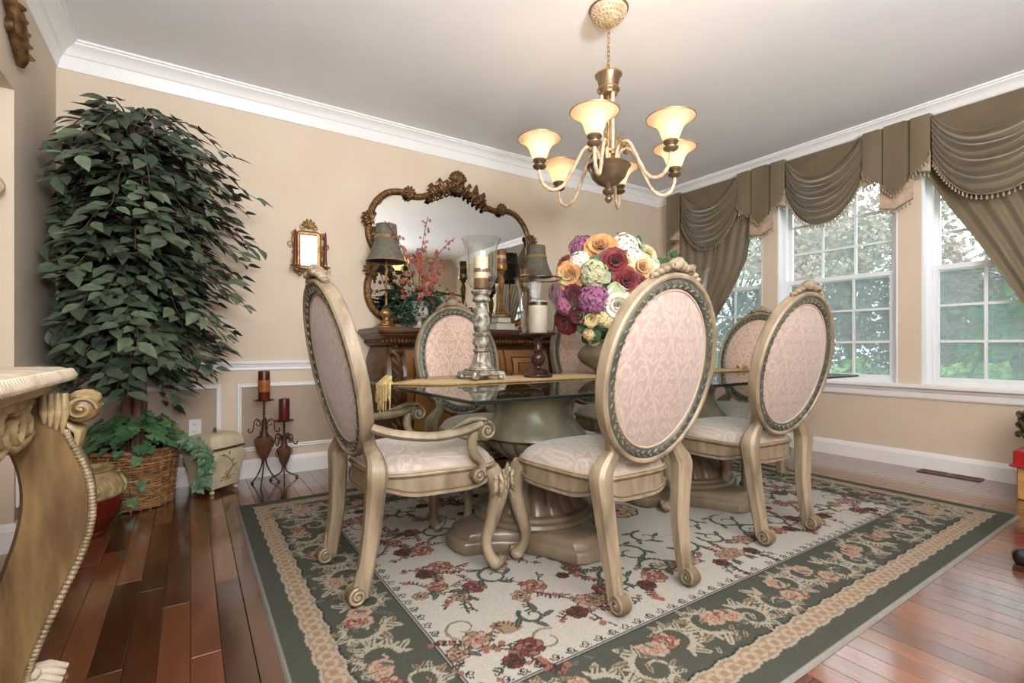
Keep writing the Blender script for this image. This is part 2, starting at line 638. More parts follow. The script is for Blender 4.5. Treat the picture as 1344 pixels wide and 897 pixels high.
# ------------------------------------------------------------------ windows: frame, two sashes of 3 x 3 panes, insect mesh outside the lower sash
for wi, (a, b) in enumerate(WIN):
    wn = struct(thing('window_%d' % (wi + 1), 'white double hung window', 'window', (XW, 0, 0)))
    del wn['category']
    wn['label'] = ['white double hung window beside the tied curtain near the corner', 'white double hung window under the middle swag', 'white double hung window open to the bright sky'][wi]
    f = MB()
    f.box(0.0, 0.16, b - 0.012, b, WZ0, WZ1).box(0.0, 0.16, a, a + 0.012, WZ0, WZ1).box(0.0, 0.16, a, b, WZ1 - 0.012, WZ1)
    f.box(0.06, 0.15, b - 0.05, b - 0.012, WZ0, WZ1).box(0.06, 0.15, a + 0.012, a + 0.05, WZ0, WZ1)
    f.box(0.06, 0.15, a + 0.05, b - 0.05, WZ1 - 0.05, WZ1 - 0.012).box(0.05, 0.15, a + 0.05, b - 0.05, WZ0, WZ0 + 0.022)
    f.build('window_frame', 'vinyl_white', wn, smooth=False)
    zm = 1.53
    for nm, x0, x1, z0, z1 in (('upper_sash', 0.115, 0.140, zm - 0.02, WZ1 - 0.045), ('lower_sash', 0.075, 0.105, WZ0 + 0.02, zm + 0.025)):
        y0, y1 = a + 0.045, b - 0.045
        w = 0.036
        s = MB().box(x0, x1, y0, y0 + w, z0, z1).box(x0, x1, y1 - w, y1, z0, z1).box(x0, x1, y0 + w, y1 - w, z0, z0 + w).box(x0, x1, y0 + w, y1 - w, z1 - w, z1)
        sash = s.build(nm, 'vinyl_white', wn, smooth=False)
        gy0, gy1, gz0, gz1 = y0 + w, y1 - w, z0 + w, z1 - w
        xm = (x0 + x1) / 2
        for i in (1, 2):
            yy = gy0 + (gy1 - gy0) * i / 3
            MB().box(xm - 0.008, xm + 0.008, yy - 0.009, yy + 0.009, gz0, gz1).build('muntin', 'vinyl_white', sash, smooth=False)
            zz = gz0 + (gz1 - gz0) * i / 3
            MB().box(xm - 0.0075, xm + 0.0075, gy0, gy1, zz - 0.009, zz + 0.009).build('muntin', 'vinyl_white', sash, smooth=False)
        for i in range(3):
            for j in range(3):
                p0, p1 = gy0 + (gy1 - gy0) * i / 3, gy0 + (gy1 - gy0) * (i + 1) / 3
                q0, q1 = gz0 + (gz1 - gz0) * j / 3, gz0 + (gz1 - gz0) * (j + 1) / 3
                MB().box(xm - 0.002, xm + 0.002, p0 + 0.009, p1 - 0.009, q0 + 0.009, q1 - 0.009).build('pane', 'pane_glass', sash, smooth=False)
        if nm == 'lower_sash':
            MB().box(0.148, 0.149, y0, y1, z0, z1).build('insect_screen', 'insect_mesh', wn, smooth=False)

# ------------------------------------------------------------------ garden outside
mat('lawn_green', '7fa05a', '94b56c', rough=0.9, scale=6)
mat('maple_leaf', '8f6a60', '7f7f68', rough=0.6, scale=1.2, detail=1)
mat('grey_leaf', '7c8a7c', '66756c', rough=0.6, scale=1.5)
mat('hedge_leaf', '8fc05c', 'b5dd80', rough=0.6, scale=2)
mat('spruce_leaf', '4f9a4a', '3f7f40', rough=0.6, scale=2)
mat('tree_bark', '5c4c40', '43362d', rough=0.9, scale=10)
for mn in ('maple_leaf', 'grey_leaf', 'hedge_leaf', 'spruce_leaf'):
    b = bsdf(MATS[mn])
    b.inputs['Subsurface Weight'].default_value = 0.0
struct(MB().box(XW + 0.3, 40, -25, 35, -0.60, -0.45).build('ground_lawn', 'lawn_green', smooth=False), 'green lawn outside the windows')

def leaf_cloud(name, pts, size, m, parent, seed, tilt=0.7):
    """many small folded leaves in one mesh"""
    r = np.random.default_rng(seed)
    n = len(pts)
    d = r.normal(size=(n, 3))
    d[:, 2] = d[:, 2] * tilt - 0.35
    d /= np.linalg.norm(d, axis=1)[:, None]
    e = r.normal(size=(n, 3))
    e -= d * (e * d).sum(1)[:, None]
    e /= np.linalg.norm(e, axis=1)[:, None]
    s = (size * r.uniform(0.7, 1.25, n))[:, None]
    nn = np.cross(d, e)
    tip, bas = pts + d * s, pts
    md = pts + d * s * 0.45
    l1, l2 = md + e * s * 0.34 + nn * s * 0.08, md - e * s * 0.34 + nn * s * 0.08
    V = np.stack([bas, l1, tip, l2], 1).reshape(-1, 3)
    i = np.arange(n)[:, None] * 4
    Fc = np.concatenate([i + np.array([[0, 1, 2]]), i + np.array([[0, 2, 3]])], 1).reshape(-1, 3)
    me = bpy.data.meshes.new(name)
    me.from_pydata(V.tolist(), [], Fc.tolist())
    me.materials.append(MATS[m])
    o = bpy.data.objects.new(name, me)
    COL.objects.link(o)
    o.parent = parent
    o['kind'] = 'stuff'
    return o

def crown_points(n, c, R, seed, layers=9, shell=0.55):
    """leaf positions in horizontal clumps inside an ellipsoid"""
    r = np.random.default_rng(seed)
    cl = r.normal(size=(n // 60 + 1, 3))
    cl /= np.linalg.norm(cl, axis=1)[:, None]
    cl *= r.uniform(shell, 1.0, len(cl))[:, None] ** 0.6
    p = cl[r.integers(0, len(cl), n)] + r.normal(size=(n, 3)) * np.array([0.14, 0.14, 0.06])
    return p * np.array(R) + np.array(c)

def garden_tree(name, label, cat, x, y, base_z, h, R, m, n, size, seed, trunk=0.09, low=None, group=None):
    t = thing(name, label, cat, (x, y, base_z), 0, group)
    cz = h - R[2] if low is None else low
    rr = random.Random(seed)
    if trunk:
        tb = MB()
        tb.tube([(0, 0, 0), (0.05, 0.03, cz * 0.5), (0, 0.02, cz)], [trunk, trunk * 0.8, trunk * 0.5], 7)
        for i in range(7):
            a = rr.uniform(0, 2 * pi)
            tb.tube([(0, 0.01, cz * 0.7 + 0.1 * i), (R[0] * 0.35 * cos(a), R[1] * 0.35 * sin(a), cz + 0.15 * i), (R[0] * 0.75 * cos(a), R[1] * 0.75 * sin(a), cz + 0.1 + R[2] * rr.uniform(-0.1, 0.5))], [trunk * 0.5, trunk * 0.3, 0.012], 5)
        tb.build('trunk', 'tree_bark', t)
    leaf_cloud('foliage', crown_points(n, (0, 0, cz), R, seed), size, m, t, seed + 1)
    return t

GZ = -0.45
garden_tree('maple_tree', 'reddish maple tree beyond the middle window', 'tree', 10.2, 4.1, GZ, 4.6, (1.9, 1.6, 1.6), 'maple_leaf', 9000, 0.11, 21)
garden_tree('shade_tree', 'grey green tree seen past the pier between window and curtain', 'tree', 11.0, 6.9, GZ, 4.9, (2.0, 1.7, 2.2), 'grey_leaf', 9000, 0.12, 22)
garden_tree('shade_tree', 'dark grey green tree standing behind the maple', 'tree', 12.6, 5.0, GZ, 4.2, (2.1, 2.2, 2.2), 'grey_leaf', 11000, 0.12, 23)
garden_tree('maple_tree', 'low maple with pinkish leaves beyond the window with the open sky', 'tree', 10.0, 2.0, GZ, 2.6, (1.6, 1.3, 1.2), 'maple_leaf', 6000, 0.10, 24)
garden_tree('shade_tree', 'broad grey green tree far behind the low maple', 'tree', 13.5, 2.6, GZ, 3.2, (2.3, 2.0, 1.7), 'grey_leaf', 9000, 0.12, 29)
garden_tree('spruce_tree', 'bright green conifer at the garden edge', 'tree', 8.2, 1.20, GZ, 2.4, (0.75, 0.7, 1.25), 'spruce_leaf', 4200, 0.10, 25, low=1.2)
sb = [(7.0, 2.0), (7.2, 2.75), (7.1, 3.5), (7.3, 4.2), (7.2, 4.9), (7.4, 5.6), (7.0, 1.3)]
for i, (x, y) in enumerate(sb):
    garden_tree('garden_shrub', 'light green shrub in the hedge row under the windows', 'shrub', x, y, GZ, 1.25 - 0.06 * (i % 3), (0.55, 0.5, 0.45), 'hedge_leaf', 1500, 0.085, 40 + i, trunk=0.02, group='hedge row outside')

# ------------------------------------------------------------------ rug: woven pattern drawn on a quarter, mirrored
RW, RH = RUG[1] - RUG[0], RUG[3] - RUG[2]
FIELD, GREEN, BLACK = '9a948a', '42433a', '2b2925'
CREAM, TAN, PINK, ROSE, RED, BROWN, SAGE = '8c8474', '7c6a56', '93786a', '7a5247', '5e322d', '3e2e26', '595b51'
LC = {k: np.array(lin(v)) for k, v in dict(FIELD=FIELD, GREEN=GREEN, BLACK=BLACK, CREAM=CREAM, TAN=TAN, PINK=PINK, ROSE=ROSE, RED=RED, BROWN=BROWN, SAGE=SAGE, BAND='7d6a57', LIGHT='95836f', DKGREEN='373d34', GREY='85827a').items()}
cv = Canvas(RW / 2, RH / 2, 0.0047, LC['FIELD'])
rr = random.Random(5)
E_ = np.minimum(cv.X, cv.Y)
S_ = np.where(cv.X < cv.Y, cv.Y, cv.X)     # coordinate along the edge
cv.a[E_ < 0.415] = LC['GREEN']
cv.a[(E_ > 0.400) & (E_ < 0.408)] = LC['BLACK']
cv.a[(E_ > 0.412) & (E_ < 0.418)] = LC['BLACK']
cv.a[(E_ > 0.408) & (E_ < 0.412)] = LC['GREY']
wob = 0.004 * np.sin(S_ * 60)
q = (E_ > 0.088 + wob) & (E_ < 0.150 + wob)
cv.a[q] = LC['BAND']
ph = (S_ % 0.044) / 0.044 - 0.5
scal = q & (np.abs(E_ - 0.119) < 0.026 * np.sqrt(np.clip(1 - (2 * ph) ** 2, 0, 1)))
cv.a[scal] = LC['LIGHT']
cv.a[scal & (np.abs(E_ - 0.119) < 0.011) & (np.abs(ph) < 0.3)] = LC['BAND']
for e in (0.085, 0.152):
    cv.a[np.abs(E_ - e - wob) < 0.0042] = LC['CREAM']
cv.a[np.abs(E_ - 0.160 - wob) < 0.003] = LC['BLACK']
cv.a[E_ < 0.014] = LC['GREY'] * 0.8

def rose(x, y, r, cols, n=7):
    a0 = rr.uniform(0, 6)
    for k in range(n):
        a = a0 + 2 * pi * k / n
        cv.disc(x + r * 0.62 * cos(a), y + r * 0.62 * sin(a), r * 0.46, LC[cols[3]])
        cv.disc(x + r * 0.62 * cos(a), y + r * 0.62 * sin(a), r * 0.38, LC[cols[k % 2]])
    for k in range(5):
        a = a0 + 1 + 2 * pi * k / 5
        cv.disc(x + r * 0.3 * cos(a), y + r * 0.3 * sin(a), r * 0.3, LC[cols[2]])
        cv.disc(x + r * 0.27 * cos(a), y + r * 0.27 * sin(a), r * 0.22, LC[cols[(k + 1) % 2]])
    cv.disc(x, y, r * 0.2, LC[cols[2]])
    cv.disc(x, y, r * 0.1, LC[cols[3]])

def leafd(x, y, l, ang, c, c2=None):
    cv.disc(x + l * 0.5 * cos(ang), y + l * 0.5 * sin(ang), l * 0.5, LC[c], 1.0, 0.36, ang)
    if c2:
        cv.stroke([(x, y), (x + l * 0.9 * cos(ang), y + l * 0.9 * sin(ang))], 0.004, 0.003, LC[c2])

def spray(x, y, ang, l, leafc, budc, n=5):
    pts = [(x + l * k / 8 * cos(ang + 0.06 * k), y + l * k / 8 * sin(ang + 0.06 * k)) for k in range(9)]
    cv.stroke(pts, 0.005, 0.004, LC[leafc])
    for k in range(2, 9):
        px_, py_ = pts[k]
        for s in (-1, 1):
            if rr.random() < 0.8:
                leafd(px_, py_, l * rr.uniform(0.13, 0.22), ang + s * rr.uniform(0.5, 1.1), leafc)
        if rr.random() < 0.5:
            cv.disc(px_ + rr.uniform(-.02, .02), py_ + rr.uniform(-.02, .02), rr.uniform(0.008, 0.014), LC[budc])

def acanthus(cx, cy, R, a0, turns, c, c2):
    """feathered C-scroll"""
    sp = spiral(cx, cy, R, R * 0.28, a0, turns, 34)
    sg = 1 if turns > 0 else -1
    for k in range(0, 24, 3):
        x, y = sp[k]
        a = atan2(y - cy, x - cx) + 0.75 * sg
        l = R * (0.95 - 0.02 * k)
        leafd(x, y, l, a, c2 if k % 2 else c, 'GREEN')
        leafd(x, y, l * 0.6, a - 1.2 * sg, c)
    cv.stroke(sp, 0.022, 0.008, LC[c])
    for k in range(6, 30, 4):
        cv.disc(sp[k][0], sp[k][1], 0.0035, LC['GREEN'])

def border_run(L, swap):
    def P(s, e):
        return (e, s) if swap else (s, e)
    s = 0.30
    i = 0
    while s < L:
        c = P(s, 0.275)
        sg = 1 if (i % 2 == 0) ^ swap else -1
        a0 = (pi / 2 if sg > 0 else -pi / 2) + (pi / 2 if swap else 0)
        d = 0.12
        acanthus(*P(s - d * 0.55, 0.275 + 0.035 * (1 if i % 2 else -1)), 0.075, a0, 1.1 * sg, 'CREAM', 'TAN')
        acanthus(*P(s + d * 0.75, 0.275 - 0.035 * (1 if i % 2 else -1)), 0.068, a0 + pi, 1.1 * sg, 'CREAM', 'CREAM')
        for k in range(3):
            x, y = P(s + rr.uniform(-0.05, 0.06), 0.275 + rr.uniform(-0.05, 0.05))
            rose(x, y, rr.uniform(0.030, 0.043), [('PINK', 'LIGHT', 'ROSE', 'TAN'), ('ROSE', 'PINK', 'RED', 'BROWN')][k % 2])
        for k in range(12):
            x, y = P(s + rr.uniform(-0.17, 0.17), 0.275 + rr.uniform(-0.10, 0.10))
            leafd(x, y, rr.uniform(0.03, 0.05), rr.uniform(0, 6.3), ('SAGE', 'CREAM', 'TAN')[k % 3], 'GREEN')
        s += 0.33
        i += 1

border_run(RW / 2 + 0.1, False)
border_run(RH / 2 + 0.1, True)
acanthus(0.27, 0.27, 0.09, 0.8, 1.2, 'CREAM', 'TAN')
rose(0.30, 0.30, 0.05, ('PINK', 'LIGHT', 'ROSE', 'TAN'))
# little hooks along the field's edge
s = 0.45
while s < RW / 2:
    for sw in (False, True):
        if sw and s > RH / 2:
            continue
        p = spiral(0, 0, 0.017, 0.006, pi, 1.0, 8)
        pts = [((s + a), (0.437 + b)) for a, b in p] + [(s + 0.02, 0.42)]
        cv.stroke([(b, a) for a, b in pts] if sw else pts, 0.006, 0.005, LC['BLACK'])
    s += 0.058
# field corner shell, sprays and medallion
CX2, CY2 = RW / 2, RH / 2
for k in range(7):
    a = radians(45 - 42 + 14 * k)
    leafd(0.62, 0.62, 0.075, a, 'TAN', 'BROWN')
for sgn in (1, -1):
    sp = spiral(0.62 + 0.10 * sgn, 0.62 - 0.10 * sgn, 0.06, 0.018, 0.8 if sgn > 0 else 0.8 + pi, 1.0 * sgn)
    cv.stroke(sp, 0.012, 0.006, LC['TAN'])
    cv.stroke(sp[3:], 0.004, 0.004, LC['SAGE'])
sprays = [(0.95, 0.60, 0.05), (0.66, 0.92, 0.045), (1.30, 0.60, 0.05), (0.50, 0.62, 0.045), (0.62, 0.50, 0.045), (0.85, 0.80, 0.05), (1.55, 0.62, 0.045), (1.06, 0.64, 0.042), (0.62, 1.15, 0.05), (0.95, 1.10, 0.04), (1.08, 0.84, 0.035), (0.54, 1.0, 0.04), (1.72, 0.56, 0.045)]
for i, (x, y, r) in enumerate(sprays):
    for k in range(4):
        spray(x, y, rr.uniform(0, 6.3), 0.13, 'DKGREEN' if k % 2 else 'BROWN', 'ROSE')
    for k in range(5):
        leafd(x + rr.uniform(-.03, .03), y + rr.uniform(-.03, .03), 0.055, rr.uniform(0, 6.3), 'DKGREEN', 'SAGE')
    rose(x + 0.03, y + 0.02, r, [('PINK', 'TAN', 'ROSE', 'BROWN'), ('RED', 'ROSE', 'BROWN', 'BLACK'), ('ROSE', 'PINK', 'RED', 'BROWN')][i % 3])
    rose(x - 0.05, y - 0.012, r * 0.75, [('RED', 'BROWN', 'BLACK', 'BLACK'), ('TAN', 'PINK', 'BROWN', 'BROWN')][i % 2])
for (x, y, R, a0, t) in ((1.15, 0.98, 0.10, 0.3, 1.2), (1.42, 0.83, 0.09, 2.0, -1.2), (0.98, 1.2, 0.09, -1.2, 1.1), (1.62, 0.92, 0.075, 1.2, 1.1), (1.30, 1.14, 0.07, 4.0, 1.1), (1.20, 0.70, 0.085, 0.5, 1.3), (1.42, 0.68, 0.075, 2.6, -1.3), (0.80, 0.98, 0.075, 1.0, 1.2), (1.68, 0.74, 0.07, 0.5, -1.2), (0.76, 0.66, 0.05, 2.2, 1.1)):
    sp = spiral(x, y, R, R * 0.2, a0, t)
    cv.stroke(sp, 0.022, 0.008, LC['SAGE'])
    cv.stroke(sp, 0.012, 0.005, LC['DKGREEN'])
    for k in (3, 8, 13, 18):
        leafd(*sp[k], 0.06, atan2(sp[k][1] - y, sp[k][0] - x) + (1 if t > 0 else -1), 'DKGREEN', 'SAGE')
cv.stroke([(0.98, 1.3), (1.05, 1.1), (1.2, 0.98), (1.3, 0.92), (1.5, 0.90), (1.8, 0.86)], 0.008, 0.008, LC['GREY'])
rose(CX2, CY2, 0.11, ('PINK', 'LIGHT', 'ROSE', 'BROWN'), 9)
quarter = cv.a
full = np.concatenate([quarter, quarter[:, -2::-1]], 1)
full = np.concatenate([full, full[-2::-1]], 0)
ny, nx = full.shape[:2]
full = full * (1 + rng.normal(0, 0.05, (ny, nx, 1))) * 1.0
ii, jj = np.meshgrid(np.arange(nx), np.arange(ny))
edge = np.minimum(np.minimum(ii, nx - 1 - ii), np.minimum(jj, ny - 1 - jj))
zz = np.where(edge == 0, 0.001, np.where(edge == 1, 0.008, 0.0125)) + np.where(edge > 3, rng.normal(0, 0.0003, (ny, nx)), 0)
V = np.stack([RUG[0] + ii * RW / (nx - 1), RUG[2] + jj * RH / (ny - 1), zz], -1).reshape(-1, 3)
idx = np.arange(nx * ny).reshape(ny, nx)
Fq = np.stack([idx[:-1, :-1], idx[:-1, 1:], idx[1:, 1:], idx[1:, :-1]], -1).reshape(-1, 4)
me = bpy.data.meshes.new('area_rug')
me.vertices.add(len(V))
me.vertices.foreach_set('co', V.astype(np.float32).ravel())
me.loops.add(Fq.size)
me.loops.foreach_set('vertex_index', Fq.astype(np.int32).ravel())
me.polygons.add(len(Fq))
me.polygons.foreach_set('loop_start', np.arange(0, Fq.size, 4, dtype=np.int32))
me.update(calc_edges=True)
me.validate()
set_col(me, 'Col', full.reshape(-1, 3).clip(0, 1))
mat('rug_wool', 'ffffff', attr='Col', rough=0.95, spec=0.1, bump=0.5, bump_scale=260)
me.materials.append(MATS['rug_wool'])
rug = bpy.data.objects.new('area_rug', me)
COL.objects.link(rug)
tag(rug, 'cream floral area rug with dark green scroll border under the dining table', 'rug')

# ------------------------------------------------------------------ furniture materials
mat('antique_wood', '978770', '524433', rough=0.42, scale=9, stretch=(2.2, 2.2, 0.45), bump=0.05, bump_scale=60, lo=0.32, hi=0.82)
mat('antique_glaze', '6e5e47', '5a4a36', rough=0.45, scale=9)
mat('pedestal_wood', '7b6e5c', '5c5042', rough=0.3, scale=6, stretch=(1, 1, 0.3), bump=0.04, bump_scale=50)
mat('carved_band', '454a43', '5b594d', rough=0.4, scale=14, metal=0.2)
mat('carved_cream', 'a8997f', '584936', rough=0.4, scale=70)
mat('carved_silver', '8d8a7b', '68655a', rough=0.4, scale=20, metal=0.3)
mat('damask_mauve', '9c8980', 'b09e94', attr='Damask', rough=0.55, bump=0.25, bump_scale=500, sheen=0.3)
mat('damask_peach', 'b99b8a', 'd0b9aa', attr='Damask', rough=0.55, bump=0.25, bump_scale=500, sheen=0.3)
mat('damask_seat', 'a0928a', 'b8aba0', attr='Damask', rough=0.5, bump=0.25, bump_scale=500, sheen=0.3)
mat('piping_cord', 'a8957f', rough=0.6)
thin_glass('table_glass', (0.86, 0.93, 0.90), 0.9)
mat('glass_edge', '0d1613', rough=0.1, spec=0.6)

# damask weave: mirrored scrolls in half-drop repeat
dm = Canvas(0.72, 0.84, 0.004, [0.0])
DS = 0.74
for row in range(-1, 6):
    for colu in range(-1, 6):
        cx = 0.36 + ((colu - 2) * 0.21 + (0.105 if row % 2 else 0)) * DS
        cy = 0.08 + row * 0.150 * 1.0
        for s in (-1, 1):
            f = lambda pts: [(cx + s * a * DS, cy + b * DS) for a, b in pts]
            dm.stroke(f(spiral(0.045, 0.06, 0.038, 0.008, -1.9, 1.35)), 0.009, 0.006, [1.0])
            dm.stroke(f(spiral(0.040, -0.035, 0.026, 0.006, 1.8, -1.2)), 0.0075, 0.006, [1.0])
            dm.stroke(f([(0.0, -0.11), (0.03, -0.085), (0.075, -0.06), (0.098, -0.01), (0.09, 0.05), (0.055, 0.11), (0.012, 0.13)]), 0.008, 0.008, [1.0])
            dm.stroke(f([(0.012, -0.09), (0.012, -0.03), (0.006, 0.02)]), 0.006, 0.006, [1.0])
            dm.disc(cx + s * 0.012, cy + 0.022, 0.010, [1.0], 1.0, 0.45, 1.1 * s)
        dm.disc(cx, cy + 0.036, 0.014, [1.0], 0.45, 1.0)
        dm.disc(cx, cy + 0.078, 0.009, [1.0], 0.8, 1.0)

def volute(mb, c, r, w, axis, turns=1.6, spin=1, a0=0.0, spr=None):
    """scroll: a short drum with a raised spiral on each face; axis 'x' or 'y'"""
    k = mb.mark()
    n = 16
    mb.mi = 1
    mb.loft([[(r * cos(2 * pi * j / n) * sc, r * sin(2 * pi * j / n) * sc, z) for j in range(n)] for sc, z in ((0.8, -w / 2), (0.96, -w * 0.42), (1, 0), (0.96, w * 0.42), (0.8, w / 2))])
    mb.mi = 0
    for s in (-1, 1):
        sp = spiral(0, 0, r * 0.88, r * 0.12, a0, turns * spin, 26)
        mb.tube([(x, y, s * w / 2) for x, y in sp], spr or r * 0.15, 6)
        mb.ball((0, 0, s * w / 2), r * 0.2, 8, 4)
    if axis == 'x':
        M = Matrix.Translation(c) @ Matrix(((0, 0, 1, 0), (1, 0, 0, 0), (0, 1, 0, 0), (0, 0, 0, 1)))
    else:
        M = Matrix.Translation(c) @ Matrix(((1, 0, 0, 0), (0, 0, -1, 0), (0, 1, 0, 0), (0, 0, 0, 1)))
    mb.xf(k, M)

# ------------------------------------------------------------------ chairs (local +Y is the front)
BW, BH, TILT = 0.288, 0.350, radians(12.3)
BC = Vector((0, -0.325, 0.835))
def back_pt(a, b, n):
    return BC + Vector((a, 0, 0)) + Vector((0, -sin(TILT), cos(TILT))) * b + Vector((0, cos(TILT), sin(TILT))) * n

def oval_ring(mb, prof, n=72):
    rings = []
    for j in range(n):
        t = 2 * pi * j / n
        rings.append([back_pt((BW - d) * cos(t), (BH - d) * sin(t), q) for d, q in prof])
    rings.append(rings[0])
    mb.loft(rings, True, False)
    return mb

def oval_pad(side, name, m, parent):
    NR, NT = 44, 132
    a0, b0 = BW - 0.060, BH - 0.060
    v, f = [], []
    uv = []
    for i in range(NR + 1):
        r = i / NR
        for j in range(NT):
            t = 2 * pi * j / NT
            a, b = a0 * r * cos(t), b0 * r * sin(t)
            n = side * (0.010 + 0.020 * (1 - r ** 3) ** 0.8)
            v.append(tuple(back_pt(a, b, n)))
            uv.append((0.36 + a, 0.42 + b))
    for i in range(NR):
        for j in range(NT):
            k = (j + 1) % NT
            q = (i * NT + j, i * NT + k, (i + 1) * NT + k, (i + 1) * NT + j)
            f.append(q if side < 0 else q[::-1])
    me = bpy.data.meshes.new(name)
    me.from_pydata(v, [], f)
    me.polygons.foreach_set('use_smooth', [True] * len(f))
    u = np.array(uv)
    set_col(me, 'Damask', dm.sample(u[:, 0], u[:, 1])[:, 0])
    me.materials.append(MATS[m])
    o = bpy.data.objects.new(name, me)
    COL.objects.link(o)
    o.parent = parent
    return o

def seat_outline(hw0, hw1, t, grow=0.0):
    c, s = cos(t), sin(t)
    sx = math.copysign(abs(c) ** 0.42, c)
    sy = math.copysign(abs(s) ** 0.42, s)
    hw = hw0 + (hw1 - hw0) * (sy + 1) / 2 + grow
    y = 0.015 + (0.245 + grow) * sy + (0.022 * (1 - sx * sx) if sy > 0 else -0.005 * (1 - sx * sx))
    return sx * hw, y

def make_chair(name, label, arm=False, group=None):
    t = thing(name, label, 'chair', (0, 0, 0), 0, group)
    h0, h1 = (0.205, 0.268) if not arm else (0.225, 0.295)
    NT = 72
    # seat cushion
    NR = 34
    v, f, uv = [], [], []
    for i in range(NR + 1):
        r = i / NR
        for j in range(NT * 2):
            x, y = seat_outline(h0, h1, pi * j / NT, -0.006)
            z = 0.447 + 0.068 * max(0.0, 1 - r ** 4.5) ** 0.55 + 0.012 * (1 - r * r)
            v.append((x * r, 0.015 + (y - 0.015) * r, z))
            uv.append((0.36 + x * r, 0.40 + y * r))
    for i in range(NR):
        for j in range(NT * 2):
            k = (j + 1) % (NT * 2)
            f.append((i * 2 * NT + j, (i + 1) * 2 * NT + j, (i + 1) * 2 * NT + k, i * 2 * NT + k))
    me = bpy.data.meshes.new('seat_cushion')
    me.from_pydata(v, [], f)
    me.polygons.foreach_set('use_smooth', [True] * len(f))
    u = np.array(uv)
    set_col(me, 'Damask', dm.sample(u[:, 0], u[:, 1])[:, 0])
    me.materials.append(MATS['damask_seat'])
    o = bpy.data.objects.new('seat_cushion', me)
    COL.objects.link(o)
    o.parent = t
    p = MB().tube([(*seat_outline(h0, h1, 2 * pi * j / NT, -0.003), 0.452) for j in range(NT + 1)], 0.005, 6, caps=False)
    p.build('piping', 'piping_cord', o)
    # rail with serpentine lower edge
    rb = MB()
    rings = []
    for j in range(NT + 1):
        th = 2 * pi * j / NT
        zb = 0.372 - 0.014 * cos(4 * th) + 0.006 * sin(th)
        A, B, Cc = [seat_outline(h0, h1, th, g) for g in (0.004, -0.003, -0.03)]
        D = seat_outline(h0, h1, th, 0.008)
        rings.append([(*Cc, 0.448), (*A, 0.448), (*D, 0.441), (*A, 0.434), (*B, 0.428), (*B, zb + 0.018), (*A, zb + 0.012), (*A, zb), (*Cc, zb)])
    rb.loft(rings, True, False)
    sr = fix_normals(rb.build('seat_rail', 'antique_wood', t, angle=30))
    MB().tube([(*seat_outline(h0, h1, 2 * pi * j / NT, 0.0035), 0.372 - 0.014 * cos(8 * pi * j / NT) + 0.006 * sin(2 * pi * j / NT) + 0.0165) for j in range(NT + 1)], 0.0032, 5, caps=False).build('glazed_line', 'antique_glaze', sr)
    # back: oval frame, carved band, bead, two pads, crest
    fix_normals(oval_ring(MB(), [(0, -0.020), (-0.001, 0), (0, 0.020), (0.007, 0.027), (0.016, 0.026), (0.021, 0.019), (0.021, -0.019), (0.016, -0.026), (0.007, -0.027)]).build('back_frame', 'antique_wood', t, angle=35))
    bd = fix_normals(oval_ring(MB(), [(0.020, 0.016), (0.027, 0.0215), (0.040, 0.0225), (0.050, 0.019), (0.056, 0.012), (0.056, -0.012), (0.050, -0.019), (0.040, -0.0225), (0.027, -0.0215), (0.020, -0.016)]).build('carved_band', 'carved_band', t, angle=45))
    for side in (-1, 1):
        lv = MB()
        for j in range(46):
            th = 2 * pi * (j + 0.5) / 46
            for s, d in ((1, 0.033), (-1, 0.045)):
                c = back_pt((BW - d) * cos(th + 0.02 * s), (BH - d) * sin(th + 0.02 * s), side * 0.022)
                tang = Vector((-BW * sin(th), 0, 0)) + Vector((0, -sin(TILT), cos(TILT))) * (BH * cos(th))
                tang.normalize()
                k = lv.mark()
                lv.ball((0, 0, 0), 1, 6, 3, (0.011, 0.0045, 0.004))
                out = Vector((0, cos(TILT), sin(TILT)))
                sd = out.cross(tang)
                ca, sa = cos(0.6 * s), sin(0.6 * s)
                X = tang * ca + sd * sa
                Y = -tang * sa + sd * ca
                lv.xf(k, Matrix((( X.x, Y.x, out.x, c.x), (X.y, Y.y, out.y, c.y), (X.z, Y.z, out.z, c.z), (0, 0, 0, 1))))
        lv.build('leaf_relief', 'carved_silver', bd)['kind'] = 'stuff'
    for side in (-1, 1):
        MB().tube([back_pt((BW - 0.060) * cos(2 * pi * j / 72), (BH - 0.060) * sin(2 * pi * j / 72), side * 0.012) for j in range(73)], 0.0045, 6, caps=False).build('bead', 'piping_cord', t)
    oval_pad(-1, 'back_pad', 'damask_mauve', t)['label'] = 'mauve damask outer back'
    oval_pad(1, 'front_pad', 'damask_peach', t)['label'] = 'peach damask inner back'
    cr = MB()
    for s in (-1, 1):
        for k in range(5):
            th = pi / 2 + s * (0.05 + 0.085 * k)
            c = back_pt((BW + 0.004) * cos(th), (BH + 0.006 + 0.016 * (1 - k / 5)) * sin(th), 0)
            cr.ball(c, 1, 8, 5, (0.024 - 0.002 * k, 0.027 - 0.002 * k, 0.019 - 0.002 * k))
        cr.tube([back_pt(s * x, b, 0) for x, b in ((0.004, BH + 0.045), (0.03, BH + 0.03), (0.055, BH + 0.012), (0.09, BH - 0.006), (0.125, BH - 0.028))], [0.007, 0.012, 0.011, 0.010, 0.005], 7)
        volute(cr, back_pt(s * 0.05, BH + 0.016, 0.0), 0.014, 0.055, 'y', 1.2, s)
    cr.ball(back_pt(0, BH + 0.03, 0), 1, 10, 6, (0.022, 0.024, 0.024))
    for k in range(5):
        a = pi / 2 + (k - 2) * 0.5
        cr.tube([back_pt(0.006 * cos(a), BH + 0.01, 0.02), back_pt(0.022 * cos(a), BH + 0.012 + 0.022 * sin(a), 0.028), back_pt(0.036 * cos(a), BH + 0.012 + 0.038 * sin(a), 0.012)], [0.005, 0.007, 0.003], 6)
